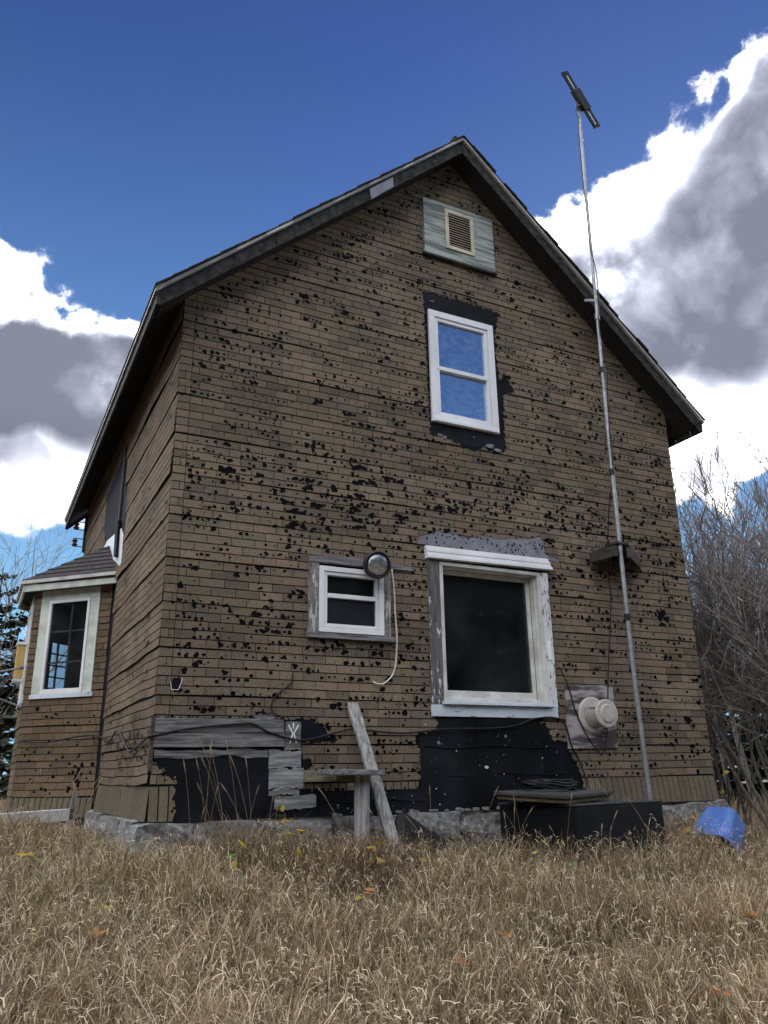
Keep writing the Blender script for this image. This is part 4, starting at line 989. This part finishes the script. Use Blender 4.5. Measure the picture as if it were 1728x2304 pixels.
MB().tube(rrect(c1+axd*.40, axd, .455, .405, .09)+[rrect(c1+axd*.40, axd, .455, .405, .09)[0]], .010, 6).build('rim', M['blue'], t, smooth=True)
# fallen white gutter length and splintered stake at the left
t = tag(empty('fallen_gutter', (-.7, 2.4, -.62)), 'length of white gutter lying in the grass by the bay', 'gutter')
g0, g1 = Vector((-1.35, 1.95, -.50)), Vector((-.34, 2.06, -.465)); gd = (g1-g0).normalized(); gx = gd.cross(Vector((0, 0, 1))).normalized()
prof = [(-.06, .05), (-.045, -.05), (.03, -.055), (.05, .02), (.06, .05)]
vs = [g0+gd*s+gx*a+Vector((0, 0, b)) for s in (0, (g1-g0).length) for a, b in prof]
o = MB().add(vs, [(i, i+1, 6+i, 5+i) for i in range(4)]).build('trough', M['alu'], t); sm = o.modifiers.new('solid', 'SOLIDIFY'); sm.thickness = .006
MB().bar(g1-gd*.004, g1+gd*.03, .12, .10).build('end_cap', M['wood_dark'], t)
tag(MB().hexa([Vector(p) for p in ((-.36, 2.30, -.80), (-.24, 2.34, -.80), (-.24, 2.37, -.80), (-.36, 2.33, -.80), (-.285, 2.30, -.235), (-.26, 2.31, -.22), (-.26, 2.335, -.22), (-.285, 2.325, -.235))]).build('splintered_stake', M['wood_z'], None, base=(-.3, 2.33, -.8)), 'splintered grey stake standing at the gutter end', 'stake')
# fixtures on the outer face of the bay
t = tag(empty('wall_fixture', (-.84, 4.3, 1.2)), 'yellowed plastic light box on the outer face of the bay', 'light fixture')
MB().box((-.90, 3.98, 1.00), (-.81, 4.20, 1.40)).build('yellow_panel', M['yellow'], t, bevel=.012)
MB().box((-.91, 3.965, 1.402), (-.80, 4.215, 1.435)).build('top_cap', M['vinyl'], t); MB().box((-.91, 3.965, .965), (-.80, 4.215, .998)).build('bottom_cap', M['vinyl'], t)
t = tag(empty('dish_arm', (-.85, 4.0, .95)), 'thin metal arms holding a dish at the left edge', 'dish')
MB().tube([(-.82, 3.86, 1.12), (-1.10, 3.80, 1.04), (-1.5, 3.7, .90)], .011, 8).build('arm', M['steel'], t); MB().tube([(-.80, 3.80, .66), (-1.05, 3.78, .75), (-1.4, 3.72, .87)], .011, 8).build('arm', M['steel'], t)
MB().lathe([(-.02, .03), (.02, .03)], (-.83, 3.85, 1.12), (1, 0, 0), 10).build('joint', M['steel'], t); MB().lathe([(-.02, .03), (.02, .03)], (-.81, 3.80, .66), (1, 0, 0), 10).build('joint', M['steel'], t)
MB().lathe([(0, .02), (.03, .12), (.08, .21), (.085, .21), (.035, .11), (.006, .018)], (-1.25, 3.74, 1.0), (-.5, .2, .8), 28).build('dish_bowl', M['galv'], t, smooth=True)
MB().bar((-1.42, 3.72, .88), (-1.25, 3.74, 1.0), .03, .03).build('joint', M['steel'], t)
# torn flap and bare white patch beneath the boarded upper side window
o = MB().prism(LTAR, lambda p: (-.012, p[0], p[1]), lambda p: (-.002, p[0], p[1])).build('side_felt_patch', M['tar'], house); o['label'] = 'boarded side window covered in torn black felt'
MB().prism(LTEAR, lambda p: (-.020, p[0], p[1]), lambda p: (-.013, p[0], p[1])).build('white_flap', M['vinyl'], house)
MB().prism([(2.75, 2.72), (2.95, 2.7), (2.85, 2.3), (2.65, 2.25)], lambda p: (-.05, p[0], p[1]), lambda p: (-.022, p[0], p[1])).build('torn_flap', M['felt'], house)
MB().prism([(2.86, 3.70), (2.90, 2.6), (2.80, 2.6), (2.82, 3.72)], lambda p: (-.035, p[0], p[1]), lambda p: (-.021, p[0], p[1])).build('window_batten', M['wood_dark'], house)
# insulators on the far corner
t = tag(empty('insulator_rack', (-.08, 6.62, 3.5)), 'old insulator rack on the far corner of the side wall', 'insulator')
MB().bar((-.03, 6.60, 3.30), (-.03, 6.60, 3.92), .04, .03).build('rack_bar', M['wood_dark'], t)
for z in (3.45, 3.73):
    MB().bar((-.04, 6.60, z+.07), (-.20, 6.60, z+.07), .012, .012).build('bracket_arm', M['black'], t); MB().bar((-.04, 6.60, z-.06), (-.20, 6.60, z-.06), .012, .012).build('bracket_arm', M['black'], t)
    MB().lathe([(-.05, .035), (-.03, .05), (-.01, .03), (.01, .03), (.03, .05), (.05, .035)], (-.17, 6.60, z), (0, 0, 1), 14).build('spool', M['rust'], t)

# ------------------------------------------------------------------ trees
def polar(az, dist): a = R_(az); return Vector((CAM.x+math.sin(a)*dist, CAM.y+math.cos(a)*dist, 0))
def grow(r, p, d, length, rad, level, out, maxlev, wig=.16, upw=.08, kids=(5, 4, 4), spread=(.5, .95)):
    n = max(3, int(5-level)+1); pts = [p.copy()]; rads = [rad]; q = p.copy(); dd = d.copy()
    for i in range(n):
        dd = (dd+Vector((r.gauss(0, wig), r.gauss(0, wig), r.gauss(0, wig)+upw))).normalized(); q = q+dd*(length/n); pts.append(q.copy())
        rads.append(max(.0042, rad*(1-.78*(i+1)/n)))
    out[level].append((pts, rads))
    if level >= maxlev: return
    k = kids[min(level, len(kids)-1)]
    for j in range(k):
        s = r.uniform(.25, 1.0) if level else r.uniform(.3, .98); i = min(n-1, int(s*n)); b = pts[i].lerp(pts[i+1], s*n-i) if i < n else pts[-1]
        ax_ = Vector((r.gauss(0, 1), r.gauss(0, 1), r.gauss(0, 1))); tang = (pts[i+1]-pts[i]).normalized(); side_ = (ax_-tang*ax_.dot(tang)).normalized()
        an = r.uniform(*spread); nd = (tang*math.cos(an)+side_*math.sin(an)).normalized()
        grow(r, b, nd, length*r.uniform(.42, .68)*(1.1-.4*s), max(.0062, rads[i]*r.uniform(.4, .62)), level+1, out, maxlev, wig, upw, kids, spread)
def bare_tree(seed, base, h, rad, label, lean=(0, 0, 1), kids=(9, 6, 5), maxlev=3, stems=1, spread=(.45, .95), upw=.08, group='bare trees by the house'):
    r = random.Random(seed); b = Vector((base[0], base[1], float(gz(base[0], base[1]))-.05))
    t = tag(empty('bare_tree', b), label, 'tree', group); out = {i: [] for i in range(6)}
    for s in range(stems):
        l = Vector(lean)+Vector((r.gauss(0, .22), r.gauss(0, .22), 0))*(1 if stems > 1 else .2)
        grow(r, b+Vector((r.gauss(0, .12), r.gauss(0, .12), 0))*(stems > 1), l.normalized(), h*r.uniform(.8, 1.05), rad*(r.uniform(.6, 1) if stems > 1 else 1), 0, out, maxlev, .10, upw, kids, spread)
    mb = MB()
    for lv in (0, 1):
        for pts, rads in out[lv]: mb.tube(pts, rads, 6, cap=False)
    mb.build('trunk', M['bark'], t, smooth=True)
    mb = MB()
    for lv in range(2, 6):
        for pts, rads in out[lv]: mb.tube(pts, rads, 3, cap=False)
    mb.build('crown', M['twig'], t)
    return t
def conifer(seed, base, h, r0, label, droop=.25, dens=1.0, group='evergreens behind the house', start=.04, pine=False):
    r = np.random.default_rng(seed); b = Vector((base[0], base[1], float(gz(base[0], base[1]))-.05)); t = tag(empty('evergreen_tree', b), label, 'tree', group)
    tr = MB(); tr.tube([b, b+Vector((0, 0, h*.5)), b+Vector((0, 0, h))], [h*.018, h*.011, .008], 7)
    V, F, C_ = [], [], []; cnt = 0
    nw = int(h*3.6*dens)
    for w in range(nw):
        f = start+(1-start)*(w+r.uniform(-.3, .3))/nw; z = h*f; reach = r0*(1-f)**.8*r.uniform(.7, 1.15)+.10
        for a in np.arange(0, 6.283, 6.283/ (5 if f > .8 else 7))+r.uniform(0, 6): 
            a += r.uniform(-.3, .3); L_ = reach*r.uniform(.7, 1.15); ca, sa = math.cos(a), math.sin(a)
            n = max(4, int(L_*26*dens)); s = np.sort(r.uniform(.12, 1, n)); dz = -droop*L_*s+(.18*L_*s**2 if not pine else .35*L_*s**2)
            tr.tube([b+Vector((0, 0, z)), b+Vector((ca*L_*.95, sa*L_*.95, z+(-droop+.18)*L_*.9))], [.012, .004], 3, cap=False)
            for k in range(n):
                c = np.array([b.x+ca*L_*s[k], b.y+sa*L_*s[k], b.z+z+dz[k]]); wl = (.10+.22*(1-s[k]))*min(1, L_)*r.uniform(.7, 1.4)+.05
                for sd in (-1, 1):
                    aa = a+sd*r.uniform(.5, 1.1); d = np.array([math.cos(aa), math.sin(aa), r.uniform(-.45, .25)])*wl
                    p = np.array([-d[1], d[0], 0])*.22+np.array([0, 0, r.uniform(-.05, .05)])
                    V += [c-p*.4, c+d*.55-p, c+d, c+d*.55+p]; F.append((cnt, cnt+1, cnt+2, cnt+3)); cnt += 4; g = r.uniform(.55, 1.5); C_ += [(g, g, g*r.uniform(.85, 1.1), 1)]*4
    tr.build('trunk', M['bark_spruce'], t)
    o = npmesh('crown', np.array(V)-np.array(b), F, M['needles'], C_, parent=t)
    return t
# right of the house
bare_tree(11, polar(47.2, 15.5), 5.2, .11, 'bare grey tree rising just behind the right house corner', kids=(12, 6, 5), spread=(.5, 1.15))
bare_tree(12, polar(52.5, 13.5), 4.4, .07, 'slender bare tree second from the house corner', kids=(12, 6, 5), spread=(.35, .8), upw=.14)
bare_tree(13, polar(55.5, 12.0), 4.6, .085, 'bare tree at the right edge with upswept twigs', lean=(-.12, 0, 1), kids=(12, 6, 5), spread=(.35, .85), upw=.14)
bare_tree(14, polar(50.2, 17.0), 5.2, .07, 'thin bare tree between two others beside the house', kids=(12, 7, 5), spread=(.35, .85), upw=.14)
bare_tree(18, polar(48.9, 19.0), 4.6, .05, 'slim bare sapling nearest the far house corner', kids=(12, 6, 5), spread=(.35, .85), upw=.14)
bare_tree(19, polar(53.6, 18.0), 5.4, .06, 'bare sapling standing behind the right edge tree', kids=(12, 6, 5), spread=(.35, .85), upw=.14)
bare_tree(15, polar(60.0, 10.4), 3.6, .03, 'leaning bare thicket at the right edge fanning toward the house', lean=(-.12, .45, .8), kids=(9, 6, 5), stems=7, spread=(.35, .8), upw=.06)
bare_tree(16, polar(51.5, 11.6), 3.0, .03, 'low bare bush behind the blue tub', lean=(-.05, .2, .9), kids=(8, 6, 5), stems=8, spread=(.35, .9))
bare_tree(17, polar(49.2, 13.0), 3.4, .03, 'low tangled bare bush against the house corner', lean=(.15, .0, .9), kids=(9, 6, 5), stems=7, spread=(.35, .9))
conifer(21, polar(47.9, 23), 5.4, 1.6, 'dark spruce whose tip shows beside the house corner')
conifer(22, polar(50.4, 20), 4.0, 1.6, 'short dark spruce behind the bare bushes')
conifer(23, polar(52.6, 24), 4.6, 1.6, 'dark spruce behind the right edge trees')
conifer(24, polar(55.5, 22), 4.4, 1.5, 'dark spruce cut by the right edge of the view')
# left of the house
conifer(31, polar(.6, 21), 5.6, 2.0, 'loose dark pine at the left edge beyond the bay', droop=.05, dens=.8, group='pines beyond the bay', pine=True)
conifer(32, polar(-3.0, 24), 6.2, 2.0, 'dark pine left of the bay, mostly out of view', droop=.05, dens=.8, group='pines beyond the bay', pine=True)
bare_tree(34, polar(3.6, 26), 7.6, .09, 'bare tree whose top shows above the bay roof', kids=(12, 6, 4), group='bare trees beyond the bay')
bare_tree(35, polar(.9, 14.5), 3.2, .03, 'pale sapling standing in front of the left pine', kids=(8, 5, 4), stems=3, group='bare trees beyond the bay')
# wood far behind, one mass
def far_woods():
    r = np.random.default_rng(2); V, F, C_ = [], [], []; cnt = 0
    for az in np.arange(-70, 120, 1.3):
        d = r.uniform(45, 70); p = polar(az+r.uniform(-.6, .6), d); h = r.uniform(4.5, 7.5); z0 = float(gz(p.x, p.y))
        for k in range(150):
            f = r.uniform(0, 1); R0 = (1-f)*2.4+.2; a = r.uniform(0, 6.28); c = np.array([p.x+math.cos(a)*R0*r.uniform(.3, 1), p.y+math.sin(a)*R0*r.uniform(.3, 1), z0+h*f])
            q = r.normal(0, .42, (4, 3)); q[:, 2] *= .5; V += list(c+q); F.append((cnt, cnt+1, cnt+2, cnt+3)); cnt += 4; g = r.uniform(.6, 1.4); C_ += [(g*1.1, g, g, 1)]*4
    for az in np.arange(105, 300, 1.5):
        d = r.uniform(25, 33); p = polar(az+r.uniform(-.8, .8), d); h = r.uniform(11, 15); z0 = float(gz(p.x, p.y))
        for k in range(520):
            f = r.uniform(0, 1); R0 = (1-f)*2.6+.2; a = r.uniform(0, 6.28); c = np.array([p.x+math.cos(a)*R0*r.uniform(.3, 1), p.y+math.sin(a)*R0*r.uniform(.3, 1), z0+h*f])
            q = r.normal(0, .50, (4, 3)); q[:, 2] *= .6; V += list(c+q); F.append((cnt, cnt+1, cnt+2, cnt+3)); cnt += 4; g = r.uniform(.6, 1.4); C_ += [(g*1.1, g, g, 1)]*4
    o = npmesh('distant_woods', V, F, M['needles'], C_, kind='stuff'); o['label'] = 'dark belt of woods far behind the house and round the clearing'
far_woods()

# ------------------------------------------------------------------ grass
def blades(name, n, region, hlo, hhi, wlo, whi, curl, pal, label, seed, keepf=None, parent=None):
    r = np.random.default_rng(seed); x, y = region(r, n)
    inside = (x > -.12) & (x < HW+.05) & (y > -.10) & (y < HD); bay_ = (x > -1.0) & (x < 0.05) & (y > 2.95) & (y < 5.6)
    c_, s_ = (br-bn).normalized(), (bl-bn).normalized(); ux = (x-bn.x)*c_.x+(y-bn.y)*c_.y; uy = (x-bn.x)*s_.x+(y-bn.y)*s_.y
    inbox = (ux > -.02) & (ux < (br-bn).length+.02) & (uy > -.02) & (uy < (bl-bn).length+.02)
    ok = ~(inside | bay_ | inbox)
    clump = .5+.5*np.sin(x*3.7+1.7*np.sin(y*2.9+.5)+.8*np.sin(x*7.3-y*5.1))*np.cos(y*4.3+1.3*np.sin(x*2.1))
    ok &= r.uniform(0, 1, n) < .30+.70*clump
    x, y, clump = x[ok], y[ok], clump[ok]; n = len(x); z = gz(x, y)-.02
    patch = .5+.5*np.sin(x*2.3+1.1*np.sin(y*1.9))*np.cos(y*2.7+x*.6)
    h = r.uniform(hlo, hhi, n)*(.55+.35*patch+.35*clump); w = r.uniform(wlo, whi, n); a = r.uniform(0, 6.283, n); lean = r.uniform(.05, .45, n)*h; cu = r.uniform(curl*.2, curl, n)
    lx, ly = np.cos(a), np.sin(a); fa = r.uniform(0, 6.283, n); wx, wy = np.cos(fa), np.sin(fa)
    T = np.array([0, .38, .72, 1.0]); V = np.zeros((n, 7, 3)); 
    for i, t_ in enumerate(T):
        hx = lean*(t_**1.6)+cu*h*max(0, t_-.6)**1.3*1.4; hz = h*(t_-.5*cu*max(0, t_-.65)**1.2*3.0*.6)
        px, py, pz = x+lx*hx, y+ly*hx, z+hz
        if i < 3:
            ww = w*(1, .9, .75)[i]/2; V[:, 2*i] = np.stack([px-wx*ww, py-wy*ww, pz], 1); V[:, 2*i+1] = np.stack([px+wx*ww, py+wy*ww, pz], 1)
        else: V[:, 6] = np.stack([px, py, pz], 1)
    base = (np.arange(n)*7)[:, None]; Q = np.concatenate([base+np.array([[0, 1, 3]]), base+np.array([[0, 3, 2]]), base+np.array([[2, 3, 5]]), base+np.array([[2, 5, 4]]), base+np.array([[4, 5, 6]])])
    P_ = np.array(pal); idx = r.choice(len(P_), n, p=P_[:, 3]/P_[:, 3].sum()); col = P_[idx, :3]*r.uniform(.75, 1.25, (n, 1))*(.86+.25*patch)[:, None]; C_ = np.ones((n, 7, 4)); C_[:, :, :3] = col[:, None, :]
    o = npmesh(name, V.reshape(-1, 3), Q, M['grass'], C_.reshape(-1, 4), kind='stuff'); o['label'] = label
    return o
def reg_view(d0, d1, a0=-16, a1=70, pw=1.0):
    def f(r, n):
        d = d0+(d1-d0)*r.uniform(0, 1, n)**pw; a = np.radians(r.uniform(a0, a1, n)); return CAM.x+np.sin(a)*d, CAM.y+np.cos(a)*d
    return f
DRY = [(.35, .255, .145, 4), (.25, .175, .098, 4), (.44, .345, .215, 3), (.12, .088, .062, 3), (.19, .125, .09, 2), (.13, .145, .065, .9)]
PALE = [(.62, .51, .35, 3), (.50, .395, .255, 3), (.70, .61, .46, 1.8)]
blades('meadow_grass', 190000, reg_view(2.6, 8.6, -20, 64), .16, .40, .0028, .0052, .8, DRY, 'dense brown dry grass covering the foreground', 1)
blades('pale_grass_tips', 36000, reg_view(2.6, 8.8, -20, 64), .24, .50, .0030, .0056, 1.6, PALE, 'pale curled grass blades standing above the brown grass', 2)
blades('thatch', 52000, reg_view(2.4, 8.8, -20, 66), .05, .16, .003, .006, 1.2, DRY, 'short matted dead grass at the ground', 3)
blades('green_grass', 2600, lambda r, n: (r.normal(.1, .5, n), r.normal(-1.15, .25, n)), .12, .26, .003, .005, .8, [(.09, .14, .04, 1), (.14, .17, .06, 1)], 'patch of greener grass below the left corner', 4)
blades('rough_grass', 26000, reg_view(8.0, 24, -8, 66, 1.2), .18, .42, .006, .012, .8, DRY, 'taller dry grass beyond and beside the house', 5)
for i, (gx, gy, gs, gn) in enumerate(((-1.0, -1.0, .45, 3000), (1.9, -2.3, .5, 2200), (.3, -.55, .3, 1800), (3.3, -1.6, .5, 2200), (-.6, 1.2, .4, 1800))):
    blades('green_grass', gn, lambda r, n: (r.normal(gx, gs, n), r.normal(gy, gs*.5, n)), .10, .28, .003, .006, .8, [(.09, .14, .04, 1), (.15, .18, .07, 1), (.22, .21, .09, 1)], ('green tufts left of the house corner', 'green tufts in the middle of the meadow', 'green tufts under the bare planks', 'green tufts in front of the tarred box', 'green tufts beside the side wall')[i], 60+i)
blades('brown_weed_stems', 5200, reg_view(2.7, 8.4, -20, 62), .18, .42, .002, .0035, .5, [(.10, .06, .045, 2), (.14, .085, .06, 2), (.08, .06, .045, 1)], 'thin dark brown weed stems through the meadow', 70)
blades('red_weeds', 3000, lambda r, n: (np.concatenate([r.normal(2.9, .5, n//2), r.normal(1.6, .5, n-n//2)]), np.concatenate([r.normal(-.75, .25, n//2), r.normal(-.9, .2, n-n//2)])), .22, .42, .003, .006, .7, [(.12, .06, .05, 2), (.16, .085, .06, 2), (.10, .07, .05, 1)], 'reddish brown weed stems in front of the foundation', 6)
blades('wall_weeds', 9000, lambda r, n: (r.uniform(-.6, 6.3, n), r.uniform(-1.2, -.12, n)), .20, .46, .0028, .005, .9, DRY+[(.10, .12, .05, 2)], 'taller tangled grass along the foot of the front wall', 8)
def curls(n, seed):
    r = np.random.default_rng(seed); x, y = reg_view(2.6, 8.4, -20, 64)(r, n); ok = ~((y > -.12) & (x > -.15)); c_, s_ = (br-bn).normalized(), (bl-bn).normalized()
    ux = (x-bn.x)*c_.x+(y-bn.y)*c_.y; uy = (x-bn.x)*s_.x+(y-bn.y)*s_.y; ok &= ~((ux > -.02) & (ux < (br-bn).length) & (uy > -.02) & (uy < (bl-bn).length))
    x, y = x[ok], y[ok]; n = len(x); z = gz(x, y)+r.uniform(.12, .36, n); a = r.uniform(0, 6.283, n); L_ = r.uniform(.025, .065, n); e = r.uniform(-.5, 1.2, n); w = r.uniform(.0025, .0048, n)
    V = np.zeros((n, 6, 3)); px, py, pz = x.copy(), y.copy(), z.copy(); bend = r.uniform(-1.4, -.2, n)
    for i in range(3):
        V[:, 2*i] = np.stack([px-np.sin(a)*w*.5, py+np.cos(a)*w*.5, pz], 1); V[:, 2*i+1] = np.stack([px+np.sin(a)*w*.5, py-np.cos(a)*w*.5, pz+w*.4], 1)
        px, py, pz = px+np.cos(a)*np.cos(e)*L_*.5, py+np.sin(a)*np.cos(e)*L_*.5, pz+np.sin(e)*L_*.5; e = e+bend
    b = (np.arange(n)*6)[:, None]; F = np.concatenate([b+np.array([[0, 1, 3, 2]]), b+np.array([[2, 3, 5, 4]])])
    P_ = np.array(PALE); col = P_[r.integers(0, 3, n), :3]*r.uniform(.8, 1.2, (n, 1)); C_ = np.ones((n, 6, 4)); C_[:, :, :3] = col[:, None, :]
    o = npmesh('curled_grass_leaves', V.reshape(-1, 3), F, M['grass'], C_.reshape(-1, 4), kind='stuff'); o['label'] = 'small pale curled dead leaves among the grass'
curls(23000, 9)
# tall seeded stalks before the dark felt and elsewhere
random.seed(17); mb = MB()
def stalk(x, y, h, lx, ly):
    z = float(gz(x, y)); pts = [Vector((x+lx*s*s, y+ly*s*s, z+h*s)) for s in (0, .25, .5, .75, .93)]; c = random.choice(((.42, .34, .22, 1), (.34, .26, .17, 1)))
    mb.tube(pts, .0016, 3, c, cap=False); e = Vector((x+lx*1.12, y+ly*1.12, z+h*1.05)); mb.tube([pts[-1], pts[-1].lerp(e, .5), e], [.002, .0048, .0015], 5, (.40, .33, .23, 1), cap=False)
for i in range(16): stalk(U(.25, 1.0), U(-.45, -.2), U(.45, .95), U(-.25, .15), U(-.12, .02))
for i in range(26): stalk(U(1.3, 4.2), U(-1.5, -.3), U(.35, .65), U(-.3, .2), U(-.1, .1))
for i in range(60): stalk(U(-2.2, 4.6), U(-3.6, -.8), U(.30, .5), U(-.2, .2), U(-.1, .1))
for i in range(14): stalk(U(-.9, -.05), U(.6, 2.4), U(.4, .7), U(-.2, .2), U(-.1, .1))
o = mb.build('seed_stalks', M['grass'], None, attr=True, kind='stuff'); o['label'] = 'tall thin seeded stalks standing above the grass'
# leafy autumn plants and fallen leaves
def leaf_mesh(s, col, bend):
    mb = MB(); out = [(0, 0), (.22, .30), (.34, .62), (.20, .86), (0, 1.08), (-.20, .86), (-.34, .62), (-.22, .30)]
    v = [(0, .5*s, .03*s)]+[(x*s, y*s, -bend*abs(x)*s-.25*bend*y*y*s) for x, y in out]
    mb.add(v, [(0, i+1, (i+1) % 8+1) for i in range(8)], col); me = bpy.data.meshes.new('leaf'); me.from_pydata(mb.v, [], mb.f); me.materials.append(M['leaf'])
    a = me.color_attributes.new('bcol', 'FLOAT_COLOR', 'POINT'); a.data.foreach_set('color', np.array(mb.c, np.float32).ravel()); return me
YE = [leaf_mesh(s, c, b) for s, c, b in ((.07, (.50, .36, .06, 1), .5), (.055, (.54, .42, .12, 1), .8), (.07, (.36, .34, .08, 1), .4))]
GR = [leaf_mesh(s, c, b) for s, c, b in ((.08, (.12, .20, .06, 1), .4), (.07, (.20, .27, .08, 1), .5))]
OR = [leaf_mesh(s, c, b) for s, c, b in ((.07, (.50, .24, .09, 1), .6), (.06, (.40, .21, .10, 1), .9))]
def plant(x, y, h, pool, n, label, group='yellow-leaved bramble shoots'):
    b = Vector((x, y, float(gz(x, y)))); t = tag(empty('bramble_plant', b), label, 'plant', group); l = (U(-.1, .1), U(-.1, .05))
    f = lambda s: Vector((x+l[0]*s*s, y+l[1]*s*s, b.z+h*s)); MB().tube([f(s) for s in (0, .3, .6, 1)], [.004, .0035, .003, .002], 4, cap=False).build('stem', M['twig'], t)
    for i in range(n):
        s = U(.35, 1.0); p = f(s); o = bpy.data.objects.new('leaf', random.choice(pool)); COL.objects.link(o); o.parent = t; o.location = p-b; o.rotation_euler = (U(-.9, .5), U(-.5, .5), U(0, 6.28)); k = U(.8, 1.35); o.scale = (k, k, k)
plant(.42, -.95, .40, YE+GR, 9, 'yellow and green leafy shoot below the dark felt')
plant(1.02, -.32, .52, GR+YE, 9, 'tall green-leaved shoot beside the bare sheathing')
plant(1.00, -.62, .42, YE, 5, 'small yellow shoot before the foundation left of the post')
plant(1.42, -1.02, .34, YE+OR[:1], 8, 'bright yellow leaf cluster below the bench post')
plant(1.78, -1.12, .26, YE, 5, 'yellow sprig at the foot of the leaning board')
plant(2.72, -1.15, .36, YE+GR, 9, 'yellow-green shoot left of the tarred box')
plant(2.95, -1.30, .34, GR+YE, 7, 'broad green shoot at the tarred box corner')
plant(4.55, -.95, .42, YE+OR, 6, 'orange-yellow leaf cluster beside the blue tub')
plant(5.75, -.25, .75, YE[1:2]+GR[1:], 7, 'tall pale-leaved shoot before the right wall corner')
plant(6.4, -.9, .55, YE+GR, 8, 'yellow-leaved shoot at the right edge')
plant(-.75, -.35, .30, YE+GR, 7, 'faded yellow shoot at the left by the corner')
plant(.95, -1.75, .30, YE+OR, 5, 'small yellowing sprig in the middle of the meadow')
for i, (x, y, lab) in enumerate(((-.62, -2.15, 'orange leaf caught in the grass at left'), (1.30, -2.75, 'orange leaf caught in the grass at centre'), (.92, -2.95, 'pale orange leaf low in the centre grass'),
                                 (2.75, -3.05, 'orange-yellow leaf caught in the grass at right'), (2.95, -3.2, 'brown leaf beside the orange one at right'), (1.72, -3.75, 'pale leaf in the grass at the bottom'), (-.5, -1.6, 'yellow leaf caught in the grass near the corner'))):
    z = float(gz(x, y))+.24; t = tag(empty('fallen_leaf', (x, y, z)), lab, 'leaf', 'fallen leaves caught in the grass')
    for k in range(4):
        o = bpy.data.objects.new('leaf_lobe', random.choice(OR if i != 6 else YE)); COL.objects.link(o); o.parent = t; o.rotation_euler = (U(.2, .9), U(-.4, .4), k*1.5+U(-.4, .4)); o.scale = (.7, .7, .7)
